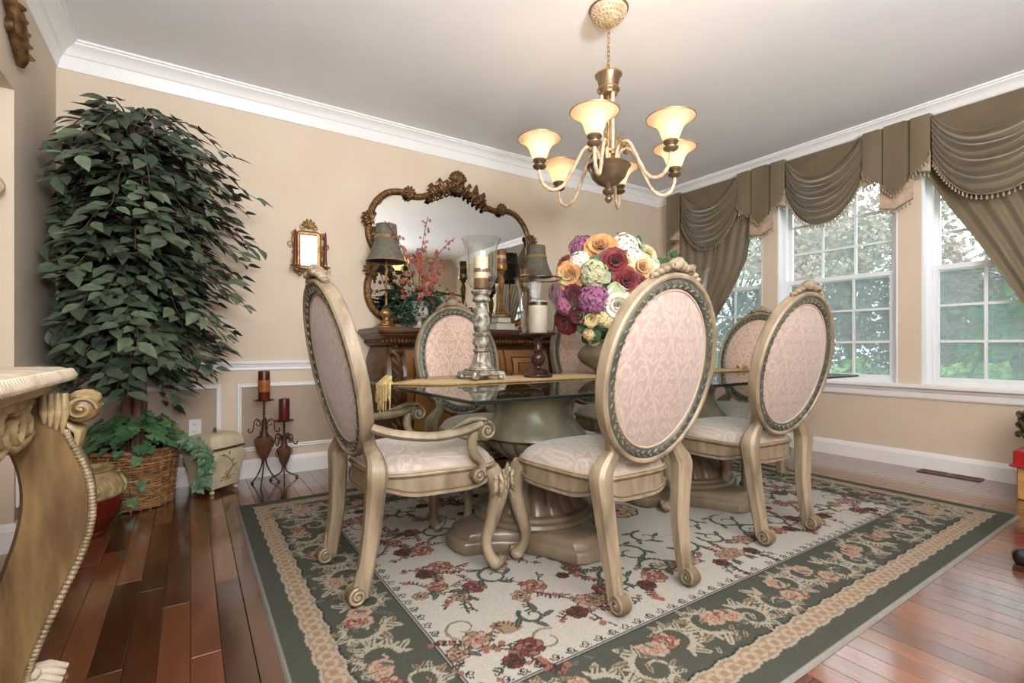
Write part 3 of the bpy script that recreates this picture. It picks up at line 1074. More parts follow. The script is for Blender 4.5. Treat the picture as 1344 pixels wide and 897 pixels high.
    cr.build('crest', ['antique_wood', 'antique_wood'], t, angle=60)
    # legs
    wf = h1 - 0.035
    for s in (-1, 1):
        path = smooth_path([(s * 0.172, -0.262, 0.595), (s * 0.166, -0.252, 0.548), (s * (h0 - 0.012), -0.248, 0.505), (s * (h0 + 0.012), -0.250, 0.462), (s * (h0 + 0.004), -0.254, 0.38), (s * (h0 - 0.012), -0.262, 0.24), (s * (h0 - 0.018), -0.284, 0.10), (s * (h0 - 0.018), -0.292, 0.03)], 4)
        rad = np.interp(np.linspace(0, 1, len(path)), [0, .15, .30, .43, .57, .8, 1], [0.022, 0.024, 0.031, 0.037, 0.033, 0.028, 0.022])
        L = MB()
        k = L.mark()
        L.tube([tuple(p) for p in path], list(rad), 8, sec=[(1, .62), (.62, 1), (-.62, 1), (-1, .62), (-1, -.62), (-.62, -1), (.62, -1), (1, -.62)])
        leg = L.build('leg', 'antique_wood', t, angle=30)
        fo = MB()
        volute(fo, (s * (h0 - 0.018), -0.314, 0.042), 0.035, 0.048, 'x', 1.8, 1, pi / 2)
        fo.tube([(s * (h0 - 0.018), -0.316, 0.062), (s * (h0 - 0.018), -0.306, 0.09), (s * (h0 - 0.018), -0.304, 0.13)], [0.012, 0.014, 0.006], 8)
        fo.ball((s * (h0 - 0.018), -0.296, 0.0125), 0.013, 8, 4, (1, 1, 0.9))
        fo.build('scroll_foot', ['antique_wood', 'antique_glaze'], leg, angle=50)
        # cabriole front leg
        path = smooth_path([(s * (wf + 0.004), 0.212, 0.43), (s * (wf + 0.016), 0.236, 0.375), (s * (wf + 0.018), 0.244, 0.32), (s * (wf + 0.002), 0.226, 0.22), (s * (wf - 0.018), 0.208, 0.13), (s * (wf - 0.012), 0.218, 0.07), (s * (wf + 0.004), 0.240, 0.036)], 4)
        rad = np.interp(np.linspace(0, 1, len(path)), [0, .2, .34, .55, .72, .88, 1], [0.034, 0.042, 0.038, 0.027, 0.021, 0.022, 0.027])
        L = MB()
        L.tube([tuple(p) for p in path], list(rad), 12)
        L.ball((s * (wf + 0.004), 0.242, 0.034), 1, 10, 6, (0.030, 0.034, 0.026))
        L.ball((s * (wf + 0.004), 0.242, 0.0105), 0.013, 8, 4, (1, 1, 0.8))
        leg = L.build('leg', 'antique_wood', t, angle=60)
        ac = MB()
        for k in range(5):
            a = (k - 2) * 0.5 + (pi / 2 - s * 1.15)
            ox, oy = cos(a), sin(a)
            bx, by = s * (wf + 0.014), 0.234
            ac.tube([(bx + ox * 0.036, by + oy * 0.036, 0.425 - 0.012 * abs(k - 2)), (bx + ox * 0.046, by + oy * 0.046, 0.385), (bx + ox * 0.045, by + oy * 0.045, 0.335), (bx + ox * 0.034 - s * 0.008, by + oy * 0.034 - 0.01, 0.255 + 0.03 * abs(k - 2))], [0.007, 0.012, 0.010, 0.003], 6)
        ac.build('acanthus', 'carved_cream', leg, angle=60)['kind'] = 'stuff'
        ac = MB()
        volute(ac, (s * (wf + 0.004), 0.266, 0.048), 0.016, 0.034, 'x', 1.3, 1, 0)
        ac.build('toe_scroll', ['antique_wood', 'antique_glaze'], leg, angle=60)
    if arm:
        for s in (-1, 1):
            pth = smooth_path([(s * 0.236, -0.262, 0.628), (s * 0.285, -0.19, 0.606), (s * 0.312, -0.06, 0.590), (s * 0.315, 0.06, 0.600), (s * 0.312, 0.135, 0.622)], 5)
            A = MB().tube([tuple(p) for p in pth], list(np.linspace(0.020, 0.024, len(pth))), 8, flat=(1.1, 0.85))
            volute(A, (s * 0.312, 0.152, 0.594), 0.040, 0.052, 'x', 1.6, -1, pi / 2)
            for k in range(4):
                A.tube([(s * (0.296 + 0.010 * k), 0.04 - 0.012 * k, 0.620 - 0.002 * k), (s * (0.294 + 0.011 * k), 0.10, 0.640), (s * (0.293 + 0.011 * k), 0.155, 0.638)], [0.002, 0.006, 0.005], 6)
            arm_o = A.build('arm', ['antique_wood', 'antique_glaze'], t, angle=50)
            sp = smooth_path([(s * 0.312, 0.112, 0.595), (s * 0.310, 0.098, 0.550), (s * 0.304, 0.112, 0.505), (s * 0.300, 0.150, 0.465), (s * 0.298, 0.150, 0.425)], 5)
            B = MB().tube([tuple(p) for p in sp], list(np.interp(np.linspace(0, 1, len(sp)), [0, .4, 1], [0.022, 0.020, 0.016])), 8)
            volute(B, (s * 0.300, 0.132, 0.418), 0.030, 0.034, 'x', 1.5, 1, 0)
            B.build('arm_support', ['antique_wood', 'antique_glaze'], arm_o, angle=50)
    return t

side = make_chair('dining_chair', 'oval back chair with its mauve back turned beside the flower bowl end of the armchair')
side.location = (1.41, 1.50, 0.0125)
side['label'] = 'oval backed dining chair drawn up beside the left armchair, its mauve outer back showing'
side['label'] = 'oval backed side chair with mauve outer back showing, next to the dark wood hurricane lamp'
G = 'oval backed side chairs along the glass table'
side['group'] = G
dup(side, (2.425, 1.535, 0.0125), radians(-4), 'oval backed side chair with mauve outer back showing, nearer the windows', G)
dup(side, (1.42, 2.45, 0.0125), pi, 'oval backed side chair facing the table behind the silver candle holder', G)
dup(side, (2.46, 2.45, 0.0125), pi, 'oval backed side chair hidden behind the flower arrangement', G)
armc = make_chair('dining_armchair', 'oval backed armchair with scrolled arms at the table end by the sideboard', True, 'armchairs at the table ends')
armc.location = (0.795, 1.962, 0.0125)
armc.rotation_euler = (0, 0, -pi / 2 + radians(2))
armc['label'] = 'oval backed armchair with scrolled arms, mauve outer back turned to the ficus'
dup(armc, (3.20, 2.05, 0.0125), pi / 2, 'oval backed armchair with peach damask back against the windows', 'armchairs at the table ends')

# ------------------------------------------------------------------ dining table
tb = thing('dining_table', 'glass topped dining table on two carved cream pedestals', 'table', (2.1, 1.99, 0.0125))
x0, x1, y0, y1 = -1.365, 1.36, -0.65, 0.65
def rrect(x0, x1, y0, y1, r, n=5):
    out = []
    for cx, cy, a in ((x1 - r, y1 - r, 0), (x0 + r, y1 - r, 90), (x0 + r, y0 + r, 180), (x1 - r, y0 + r, 270)):
        out += [(cx + r * cos(radians(a + 90 * k / n)), cy + r * sin(radians(a + 90 * k / n))) for k in range(n + 1)]
    return out
g = MB()
ol = rrect(x0, x1, y0, y1, 0.02)
oi = rrect(x0 + 0.003, x1 - 0.003, y0 + 0.003, y1 - 0.003, 0.018)
zt = 0.749
rings = [[(x, y, zt - 0.014) for x, y in oi], [(x, y, zt - 0.011) for x, y in ol], [(x, y, zt - 0.003) for x, y in ol], [(x, y, zt) for x, y in oi]]
g.mi = 1
g.loft(rings, True, False)
n = len(ol)
g.mi = 0
g.face(list(reversed(range(n))))
g.face([3 * n + j for j in range(n)])
go = g.build('glass_top', ['table_glass', 'glass_edge'], tb, smooth=False)

def make_pedestal(cx):
    p = MB()
    # base: four lobes along the axes, concave sides
    def lobed(s, z):
        out = []
        for q in range(4):
            a0 = q * pi / 2
            ca, sa = cos(a0), sin(a0)
            R, w = 0.46, 0.115
            loc = [(R - 0.075, -w), (R - 0.02, -w * 0.82), (R, -w * 0.45), (R, w * 0.45), (R - 0.02, w * 0.82), (R - 0.075, w)]
            nx_, ny_ = (R - 0.075), w
            cc = [(0.300, 0.150), (0.235, 0.200), (0.205, 0.205)]
            loc += cc + [(b, a) for a, b in cc[1::-1]]
            out += [((x * ca - y * sa) * s, (x * sa + y * ca) * s) for x, y in loc]
        return [(x, y, z) for x, y in out]
    p.loft([lobed(0.97, 0.0), lobed(1.0, 0.012), lobed(1.0, 0.045), lobed(0.985, 0.055), lobed(0.95, 0.06), lobed(0.94, 0.075), lobed(0.915, 0.092), lobed(0.86, 0.10)])
    ob = p.build('pedestal', 'pedestal_wood', tb, angle=40, loc=(cx, 0, 0))
    rows = MB()
    flt = lambda a, z: 1 - 0.075 * (1 - abs(cos(9 * a))) ** 2
    rows.lathe([(0.295, 0.098), (0.300, 0.108), (0.292, 0.122), (0.272, 0.128), (0.268, 0.142), (0.252, 0.150)], 60)
    rows.build('foot_ring', 'pedestal_wood', ob, angle=40)
    MB().lathe([(0.246, 0.148), (0.236, 0.175), (0.205, 0.225), (0.165, 0.275), (0.135, 0.315), (0.122, 0.345)], 216, flute=flt).build('fluted_foot', 'pedestal_wood', ob, angle=60)
    MB().lathe([(0.128, 0.338), (0.138, 0.346), (0.140, 0.356), (0.128, 0.364)], 48).build('waist_ring', 'pedestal_wood', ob)
    MB().lathe([(0.122, 0.360), (0.160, 0.382), (0.205, 0.415), (0.238, 0.452), (0.250, 0.480)], 216, flute=flt).build('fluted_bowl', 'pedestal_wood', ob, angle=60)
    MB().lathe([(0.250, 0.476), (0.262, 0.486), (0.260, 0.496), (0.240, 0.518), (0.212, 0.550), (0.192, 0.595), (0.188, 0.635), (0.198, 0.660), (0.225, 0.684), (0.262, 0.698), (0.275, 0.704), (0.276, 0.714), (0.262, 0.718), (0.262, 0.724), (0.292, 0.728), (0.294, 0.7345), (0.05, 0.7349)], 64).build('column_vase', 'pedestal_wood', ob, angle=40)
    return ob
make_pedestal(1.44 - 2.1)
make_pedestal(2.60 - 2.1)

# ------------------------------------------------------------------ sideboard
mat('walnut_dark', '5c4029', '412a18', rough=0.28, scale=6, stretch=(0.4, 1, 3), bump=0.03, bump_scale=40)
mat('walnut_mid', '9a6a3a', '7b5029', rough=0.3, scale=5, stretch=(0.5, 1, 2.5))
mat('walnut_light', 'b9864e', '986833', rough=0.3, scale=4, stretch=(1, 1, 0.4))
mat('groove_dark', '2a1a0f', rough=0.5)
mat('carved_walnut', '7d5430', '4c3018', rough=0.35, scale=25)
mat('gold_leaf', '86643e', '4d3420', rough=0.38, metal=0.55, scale=30, bump=0.15, bump_scale=90)
mat('gold_bright', 'a8834d', '7a5730', rough=0.35, metal=0.6, scale=24)
mat('mirror_silver', 'e8ebea', rough=0.015, metal=1.0)
mat('book_cover', '7d7a70', rough=0.6)
mat('book_pages', 'd8d2c4', 'c6bfae', rough=0.8, scale=60, stretch=(0.2, 0.2, 6))

sb = thing('sideboard', 'carved walnut sideboard with bowed front under the gilt mirror', 'sideboard', (1.985, 3.655, 0))
SBZ = 1.075
def bo(z):
    return float(np.interp(z, [0.06, 0.12, 0.25, 0.45, 0.62, 0.78, 0.90, 0.955], [-0.045, -0.035, -0.05, -0.012, 0.02, 0.012, -0.03, -0.05]))
def rect_ring(hx, y0, y1, z, c=0.03):
    return [(-hx + c, y0, z), (hx - c, y0, z), (hx, y0 + c, z), (hx, y1, z), (-hx, y1, z), (-hx, y0 + c, z)]
zs = np.linspace(0.10, 0.955, 18)
MB().loft([rect_ring(0.82 + bo(z), -0.215 - bo(z), 0.255, z) for z in zs]).build('carcass', 'walnut_dark', sb, angle=50)
MB().loft([rect_ring(0.82 + o, -0.21 - o, 0.26, z) for o, z in ((-0.02, 0.0), (-0.005, 0.012), (-0.005, 0.07), (-0.02, 0.085), (-0.035, 0.105))]).build('plinth', 'walnut_dark', sb, angle=30)
topo = MB().loft([rect_ring(0.80 + o, -0.20 - o, 0.262, z) for o, z in ((0.0, 0.945), (0.005, 0.955), (0.02, 0.985), (0.045, 1.012), (0.055, 1.018), (0.058, 1.028), (0.072, 1.034), (0.078, 1.048), (0.072, 1.066), (0.06, SBZ))]).build('top_board', 'walnut_dark', sb, angle=40)
eg = MB()
for k in range(58):
    x = -0.80 + 1.60 * k / 57
    eg.ball((x, -0.224, 0.975), 1, 6, 4, (0.011, 0.010, 0.014))
for k in range(14):
    for s in (-1, 1):
        eg.ball((s * 0.822, -0.18 + 0.42 * k / 13, 0.975), 1, 6, 4, (0.010, 0.011, 0.014))
o = eg.build('egg_moulding', 'carved_walnut', topo)
o['kind'] = 'stuff'

def fpatch(mb, x0, x1, z0, z1, d, n=10, arch=0.0):
    rings = []
    for i in range(n + 1):
        z = z0 + (z1 - z0) * i / n
        y = -0.215 - bo(z)
        rings.append([(x0, y - d, z), (x1, y - d, z), (x1, y + 0.012, z), (x0, y + 0.012, z)])
    return mb.loft(rings)

def door(name, x0, x1, z0, z1, handle=True):
    dd = fpatch(MB(), x0, x1, z0, z1, 0.008).build(name, 'walnut_mid', sb, smooth=False)
    m = min(0.055, (z1 - z0) * 0.2)
    fpatch(MB(), x0 + m, x1 - m, z0 + m, z1 - m, 0.010).build('groove', 'groove_dark', dd, smooth=False)
    fpatch(MB(), x0 + m + 0.010, x1 - m - 0.010, z0 + m + 0.010, z1 - m - 0.010, 0.016).build('raised_panel', 'walnut_light', dd, smooth=False)
    if z1 - z0 > 0.3:
        fpatch(MB(), x0 + m + 0.055, x1 - m - 0.055, z1 - m - 0.19, z1 - m - 0.05, 0.0175).build('groove', 'groove_dark', dd, smooth=False)
        fpatch(MB(), x0 + m + 0.062, x1 - m - 0.062, z1 - m - 0.183, z1 - m - 0.057, 0.020).build('raised_panel', 'walnut_mid', dd, smooth=False)
    z = (z0 + z1) / 2
    y = -0.215 - bo(z) - 0.016
    h = MB()
    h.tube([((x0 + x1) / 2 + 0.04 * cos(a), y - 0.012 - 0.006 * abs(sin(a)), z + 0.02 - 0.035 * abs(sin(a))) for a in np.linspace(0, pi, 9)], 0.004, 6)
    h.ball(((x0 + x1) / 2 - 0.04, y - 0.008, z + 0.02), 0.009, 8, 5).ball(((x0 + x1) / 2 + 0.04, y - 0.008, z + 0.02), 0.009, 8, 5)
    if handle:
        h.build('handle', 'gold_leaf', dd)
    return dd
door('door', -0.655, -0.215, 0.16, 0.905)
door('door', 0.215, 0.655, 0.16, 0.905)
for z0, z1 in ((0.16, 0.40), (0.42, 0.66), (0.68, 0.905)):
    door('drawer', -0.195, 0.195, z0, z1)
for s in (-1, 1):
    xc = s * 0.735
    pl = MB()
    pts = [(xc, -0.222 - bo(z) - 0.008, z) for z in np.linspace(0.14, 0.93, 14)]
    pl.tube(pts, [0.03, .032, .034, .036, .038, .042, .047, .052, .055, .057, .056, .052, .046, .040], 10, flat=(1.0, 0.7))
    pz = pl.build('pilaster', 'walnut_dark', sb)
    lf = MB()
    for k in range(9):
        z = 0.88 - 0.066 * k
        w = 0.052 - 0.0024 * k
        y = -0.222 - bo(z - 0.03) - 0.046
        lf.tube([(xc + s * w * 0.9, y + 0.012, z + 0.03), (xc + s * w * 0.3, y - 0.004, z), (xc - s * w * 0.5, y + 0.002, z - 0.045), (xc - s * w * 0.8, y + 0.016, z - 0.085)], [0.006, 0.013, 0.010, 0.003], 6)
    volute(lf, (xc, -0.222 - bo(0.9) - 0.03, 0.895), 0.036, 0.085, 'x', 1.6, 1)
    volute(lf, (xc, -0.222 - bo(0.2) - 0.02, 0.19), 0.035, 0.07, 'x', 1.4, 1)
    lf.build('acanthus', ['carved_walnut', 'walnut_dark'], pz, angle=60)

# ------------------------------------------------------------------ gilt mirror
half = [(0, 2.335), (0.13, 2.315), (0.28, 2.235), (0.40, 2.205), (0.50, 2.225), (0.63, 2.20), (0.735, 2.10), (0.785, 1.96), (0.785, 1.82), (0.735, 1.70), (0.725, 1.61), (0.775, 1.52), (0.800, 1.42), (0.785, 1.30), (0.715, 1.20), (0.60, 1.155), (0.44, 1.165), (0.25, 1.235), (0.0, 1.265)]
hp = [tuple(p) for p in smooth_path(half, 5)]
loop = hp + [(-x, z) for x, z in hp[-2:0:-1]]
mr = thing('wall_mirror', 'wide gilt framed mirror with shell crest above the sideboard', 'mirror', (1.985, YB, 0))
def ring_loop(prof, lp):
    n = len(lp)
    rings = []
    for i in range(n):
        (xa, za), (xb, zb) = lp[i - 1], lp[(i + 1) % n]
        t = Vector((xb - xa, 0, zb - za)).normalized()
        nn = Vector((t.z, 0, -t.x))
        rings.append([Vector((lp[i][0], 0, lp[i][1])) + nn * a + Vector((0, -b, 0)) for a, b in prof])
    rings.append(rings[0])
    return rings
fr = MB().loft(ring_loop([(-0.026, 0.004), (-0.028, 0.022), (-0.018, 0.036), (0.0, 0.042), (0.018, 0.036), (0.027, 0.022), (0.028, 0.004)], loop), True, False)
fr = fix_normals(fr.build('frame', 'gold_leaf', mr, angle=60))
gl = MB()
n = len(loop)
gl.loft([[(x * 0.995, -0.012, z) for x, z in loop], [(x * 0.995, -0.016, z) for x, z in loop]], True, True)
fix_normals(gl.build('mirror_glass', 'mirror_silver', mr, smooth=False))
bdm = MB()
for i in range(0, n, 1):
    x, z = loop[i]
    bdm.ball((x, -0.042, z), 1, 6, 4, (0.012, 0.009, 0.012))
o = bdm.build('bead_row', 'gold_bright', fr)
o['kind'] = 'stuff'

def shell(mb, c, R, a0, spread, n, dep=0.03, w=0.3):
    """fan of ribs in the wall plane"""
    for k in range(n):
        a = a0 + spread * ((k / (n - 1)) - 0.5)
        L = R * (1 - 0.18 * abs(2 * k / (n - 1) - 1))
        mb.tube([(c[0], c[1] - dep, c[2]), (c[0] + L * 0.5 * cos(a), c[1] - dep * 1.5, c[2] + L * 0.5 * sin(a)), (c[0] + L * 0.92 * cos(a), c[1] - dep * 1.1, c[2] + L * 0.92 * sin(a)), (c[0] + L * cos(a), c[1] - dep * 0.4, c[2] + L * sin(a))], [R * 0.06, R * w * 0.42, R * w * 0.5, R * w * 0.3], 7)
    mb.ball((c[0], c[1] - dep, c[2]), R * 0.2, 8, 5)

def orn(name, fn):
    m = MB()
    fn(m)
    m.build(name, ['gold_leaf', 'gold_leaf'], mr, angle=70)
def crest_fn(m):
    shell(m, (0, -0.02, 2.39), 0.105, pi / 2, 2.3, 9, 0.03, 0.26)
    for s in (-1, 1):
        for k in range(6):
            x = s * (0.035 + 0.045 * k)
            z = 2.375 - 0.022 * k
            jt = 0.012 * ((k * 7) % 5 - 2)
            m.tube([(x - s * 0.02, -0.03, z - 0.05), (x + s * (0.005 + jt), -0.065, z - 0.01), (x + s * (0.035 + jt), -0.05, z + 0.035 + jt), (x + s * (0.06 + jt), -0.035, z + 0.02)], [0.012, 0.020, 0.015, 0.004], 6)
            m.tube([(x, -0.03, z - 0.03), (x + s * 0.02, -0.06, z - 0.06 + jt), (x + s * 0.005, -0.05, z - 0.085), (x - s * 0.015, -0.035, z - 0.07)], [0.010, 0.017, 0.012, 0.004], 6)
            volute(m, (x + s * 0.01, -0.045, z - 0.02), 0.018 - 0.001 * k, 0.04, 'y', 1.1, s if k % 2 else -s)
        volute(m, (s * 0.24, -0.04, 2.30), 0.03, 0.03, 'y', 1.3, s)
    shell(m, (0, -0.03, 2.34), 0.06, -pi / 2, 2.2, 7, 0.03, 0.3)
orn('crest', crest_fn)
for s in (-1, 1):
    def clip(m, x=0.455, z=2.215):
        shell(m, (s * x, -0.03, z), 0.062, pi / 2, 2.6, 6, 0.025, 0.34)
        shell(m, (s * x, -0.03, z), 0.052, -pi / 2, 2.4, 6, 0.025, 0.34)
        m.ball((s * x, -0.06, z), 0.018, 8, 6)
    orn('clip_ornament', clip)
    orn('shell_ornament', lambda m: (shell(m, (s * 0.775, -0.03, 1.945), 0.085, pi / 2 - s * 0.9, 2.6, 7, 0.028, 0.3), m.ball((s * 0.775, -0.055, 1.935), 0.02, 8, 6)))
    orn('shell_ornament', lambda m: (shell(m, (s * 0.765, -0.03, 1.555), 0.075, -s * 0.2 + (0 if s > 0 else pi), 2.8, 7, 0.028, 0.3), volute(m, (s * 0.70, -0.04, 1.63), 0.03, 0.035, 'y', 1.3, s)))
def bot(m):
    shell(m, (0, -0.03, 1.27), 0.07, pi / 2, 2.6, 7, 0.03, 0.3)
    for s in (-1, 1):
        for k in range(6):
            x = s * (0.05 + 0.05 * k)
            m.tube([(x, -0.035, 1.25 - 0.008 * k), (x + s * 0.02, -0.055, 1.29 - 0.01 * k), (x + s * 0.05, -0.04, 1.30 - 0.014 * k)], [0.014, 0.018, 0.005], 6)
orn('bottom_ornament', bot)

# ------------------------------------------------------------------ buffet lamps
mat('lamp_shade_grey', '6f6a5c', '625d50', rough=0.85, scale=30)
mat('shade_lining', 'cfc6b4', rough=0.8)
mat('shade_ribbon', '9c7f52', '83683f', rough=0.55, scale=20)
def make_lamp(label, loc):
    t = thing('table_lamp', label, 'lamp', loc, 0, 'lamps on the sideboard')
    b = MB()
    b.cbox(-0.075, 0.075, -0.075, 0.075, 0, 0.018, 0.006).cbox(-0.058, 0.058, -0.058, 0.058, 0.018, 0.036, 0.006)
    b.lathe([(0.05, 0.036), (0.052, 0.048), (0.03, 0.062), (0.026, 0.08), (0.04, 0.098), (0.047, 0.118), (0.04, 0.138), (0.02, 0.152), (0.014, 0.165), (0.02, 0.172), (0.01, 0.182)], 16, flute=lambda a, z: 1 + 0.06 * cos(8 * a) if 0.05 < z < 0.15 else 1)
    b.build('lamp_base', 'gold_bright', t, angle=50)
    MB().lathe([(0.009, 0.178), (0.0085, 0.3), (0.011, 0.305), (0.008, 0.312), (0.008, 0.60)], 10).build('stem', 'gold_bright', t)
    prof = [(0.152, 0.515), (0.142, 0.53), (0.118, 0.585), (0.098, 0.645), (0.086, 0.71), (0.080, 0.775), (0.078, 0.80)]
    fl = lambda a, z: 1 + 0.012 * cos(8 * a)
    sh = MB().lathe(prof + [(r - 0.003, z) for r, z in prof[::-1]] + [prof[0]], 48, flute=fl, caps=False).build('lamp_shade', 'lamp_shade_grey', t, angle=60)
    MB().lathe([(0.0945, 0.685), (0.0955, 0.69), (0.094, 0.70), (0.0925, 0.708), (0.090, 0.712)], 48, flute=fl, caps=False).build('ribbon', 'shade_ribbon', sh)
    MB().tube([(0.152 * cos(a), 0.152 * sin(a), 0.515) for a in np.linspace(0, 2 * pi, 49)], 0.004, 5, caps=False).build('trim', 'shade_ribbon', sh)
    MB().lathe([(0.006, 0.60), (0.012, 0.605), (0.012, 0.64), (0.004, 0.645)], 10).build('socket', 'gold_bright', t)
    return t
lp = make_lamp('grey bell shade lamp on the sideboard beside the white orchid urn', (1.262, 3.68, SBZ))
dup(lp, (2.70, 3.68, SBZ), 0, 'grey bell shade lamp on the sideboard beside the gold candlesticks', 'lamps on the sideboard')

# ------------------------------------------------------------------ orchid urn on the sideboard
mat('urn_white', 'cfcbc0', 'a9a396', rough=0.5, scale=30)
mat('strap_leaf', '263d28', '35502f', rough=0.35, scale=8)
mat('fern_leaf', '2c4637', '3d5a46', rough=0.5, scale=10)
mat('orchid_red', '7c2c2b', '9d4c3b', rough=0.5, scale=20)
mat('orchid_rust', '99553c', '7d3a2e', rough=0.5, scale=20)
mat('stem_brown', '4f3b2a', rough=0.7)
ou = thing('orchid_arrangement', 'red orchid sprays and ferns in a white footed urn on the sideboard', 'plant', (1.50, 3.60, SBZ))
MB().lathe([(0.055, 0), (0.058, 0.008), (0.05, 0.016), (0.022, 0.03), (0.018, 0.055), (0.03, 0.068), (0.062, 0.09), (0.075, 0.125), (0.070, 0.155), (0.062, 0.175), (0.070, 0.195), (0.082, 0.203), (0.080, 0.21), (0.066, 0.206), (0.055, 0.19), (0.01, 0.185)], 28, flute=lambda a, z: 1 + (0.05 * abs(cos(7 * a)) if 0.07 < z < 0.15 else 0)).build('urn', 'urn_white', ou, angle=60)
ro = random.Random(8)
for k in range(11):
    a = 2 * pi * k / 11 + ro.uniform(-0.2, 0.2)
    L = ro.uniform(0.22, 0.36)
    m = MB()
    rings = []
    for i in range(9):
        s = i / 8
        r = L * s
        z = 0.20 + 0.22 * s - 0.30 * s * s * (0.5 + 0.5 * (k % 2))
        w = 0.026 * sin(pi * min(1, s * 0.9 + 0.1)) + 0.002
        ca, sa = cos(a), sin(a)
        rings.append([(r * ca - w * sa, r * sa * 0.8 + w * ca, z + 0.010), (r * ca, r * sa * 0.8, z), (r * ca + w * sa, r * sa * 0.8 - w * ca, z + 0.010), (r * ca, r * sa * 0.8, z - 0.003)])
    m.loft(rings)
    m.build('strap_leaf', 'strap_leaf', ou)
pts = np.array([(ro.gauss(0, 0.105), ro.gauss(0, 0.07), 0.20 + ro.gauss(0, 0.065)) for _ in range(950)])
leaf_cloud('fern_foliage', pts, 0.028, 'fern_leaf', ou, 77)
pts = np.array([(ro.choice((-1, 1)) * abs(ro.gauss(0.10, 0.04)), ro.gauss(-0.03, 0.04), 0.10 + ro.gauss(0, 0.05)) for _ in range(260)])
leaf_cloud('ivy_foliage', pts, 0.03, 'fern_leaf', ou, 78)
def blossom(mb, c, r, seed):
    q = random.Random(seed)
    ax = Vector((q.uniform(-.6, .6), -1, q.uniform(-.3, .6))).normalized()
    e1 = ax.orthogonal().normalized()
    e2 = ax.cross(e1)
    C0 = Vector(c)
    for j in range(5):
        a = 2 * pi * j / 5
        d = e1 * cos(a) + e2 * sin(a)
        s = ax.cross(d)
        b = len(mb.v)
        mb.v += [tuple(C0), tuple(C0 + d * r * 0.6 + s * r * 0.34 + ax * r * 0.15), tuple(C0 + d * r + ax * r * 0.05), tuple(C0 + d * r * 0.6 - s * r * 0.34 + ax * r * 0.15)]
        mb.face((b, b + 1, b + 2, b + 3))
    mb.ball(tuple(C0 + ax * r * 0.12), r * 0.2, 5, 3)
for si, (tx, tz, bend) in enumerate(((-0.16, 0.86, -0.10), (0.02, 0.94, 0.05), (0.16, 0.80, 0.12), (-0.04, 0.68, -0.02), (0.10, 0.60, 0.08))):
    st_ = [Vector((0.02 * si - 0.03 + tx * (s ** 1.6) + bend * s * s, -0.03 * s, 0.2 + (tz - 0.2) * s - 0.06 * s ** 4)) for s in np.linspace(0, 1, 12)]
    sm = MB().tube(st_, 0.003, 5).build('orchid_stem', 'stem_brown', ou)
    bl = MB()
    for i in range(20):
        s = 4 + int(i * 0.36)
        p = st_[min(s, 11)]
        blossom(bl, (p.x + ro.uniform(-.035, .035), p.y + ro.uniform(-.03, .01), p.z + ro.uniform(-.02, .03)), ro.uniform(0.022, 0.036) * (1.1 - s / 16), si * 40 + i)
    bl.build('orchid_blooms', 'orchid_red' if si % 2 == 0 else 'orchid_rust', sm)['kind'] = 'stuff'
bl = MB()
for i in range(26):
    blossom(bl, (ro.gauss(0, 0.10), -0.08 + ro.uniform(-.04, .03), 0.26 + ro.gauss(0, 0.05)), ro.uniform(0.02, 0.034), 900 + i)
bl.build('rust_blooms', 'orchid_rust', ou)['kind'] = 'stuff'

# ------------------------------------------------------------------ books and gold candlesticks
def book(label, loc, w, d, h, rot):
    t = thing('book', label, 'book', loc, rot, 'books under the candlestick')
    MB().box(-w / 2, w / 2, -d / 2, d / 2, 0, 0.005).box(-w / 2, w / 2, -d / 2, d / 2, h - 0.005, h).box(-w / 2, w / 2, d / 2 - 0.005, d / 2, 0.005, h - 0.005).build('cover', 'book_cover', t, smooth=False)
    MB().box(-w / 2 + 0.006, w / 2 - 0.006, -d / 2 + 0.006, d / 2 - 0.005, 0.005, h - 0.005).build('page_block', 'book_pages', t, smooth=False)
book('larger cream paged book lying flat on the sideboard', (2.235, 3.56, SBZ), 0.20, 0.15, 0.062, 0.05)
book('smaller book stacked on the larger book', (2.235, 3.565, SBZ + 0.062), 0.14, 0.12, 0.050, 0.02)
mat('bronze_wax', '7a5a3a', '5b4028', rough=0.35, scale=16)
mat('wax_band', 'b99a63', rough=0.4)
def candlestick(label, loc, h):
    t = thing('candlestick', label, 'candlestick', loc, 0, 'gold candlesticks on the sideboard')
    MB().lathe([(0.058, 0), (0.062, 0.006), (0.058, 0.02), (0.064, 0.026), (0.05, 0.036), (0.02, 0.048)], 20).build('base', 'gold_bright', t)
    zz_ = h - 0.06
    MB().lathe([(0.018, 0.046), (0.026, 0.07), (0.013, 0.10), (0.012, zz_ * 0.5), (0.019, zz_ * 0.55), (0.03, zz_ - 0.08), (0.018, zz_ - 0.05), (0.014, zz_ - 0.03), (0.03, zz_ - 0.012), (0.022, zz_)], 16, flute=lambda a, z: 1 + 0.08 * cos(6 * a)).build('stem', 'gold_bright', t)
    lg = MB()
    for k in range(3):
        a = 2 * pi * k / 3 + 0.5
        lg.tube([(0.05 * cos(a), 0.05 * sin(a), 0.03), (0.034 * cos(a), 0.034 * sin(a), 0.1), (0.02 * cos(a), 0.02 * sin(a), zz_ * 0.55)], [0.008, 0.006, 0.004], 6)
    lg.build('bracket', 'gold_bright', t)
    MB().lathe([(0.02, zz_ - 0.002), (0.046, zz_ + 0.012), (0.05, zz_ + 0.03), (0.05, h - 0.012), (0.046, h)], 20).build('cup', 'gold_bright', t)
    return t
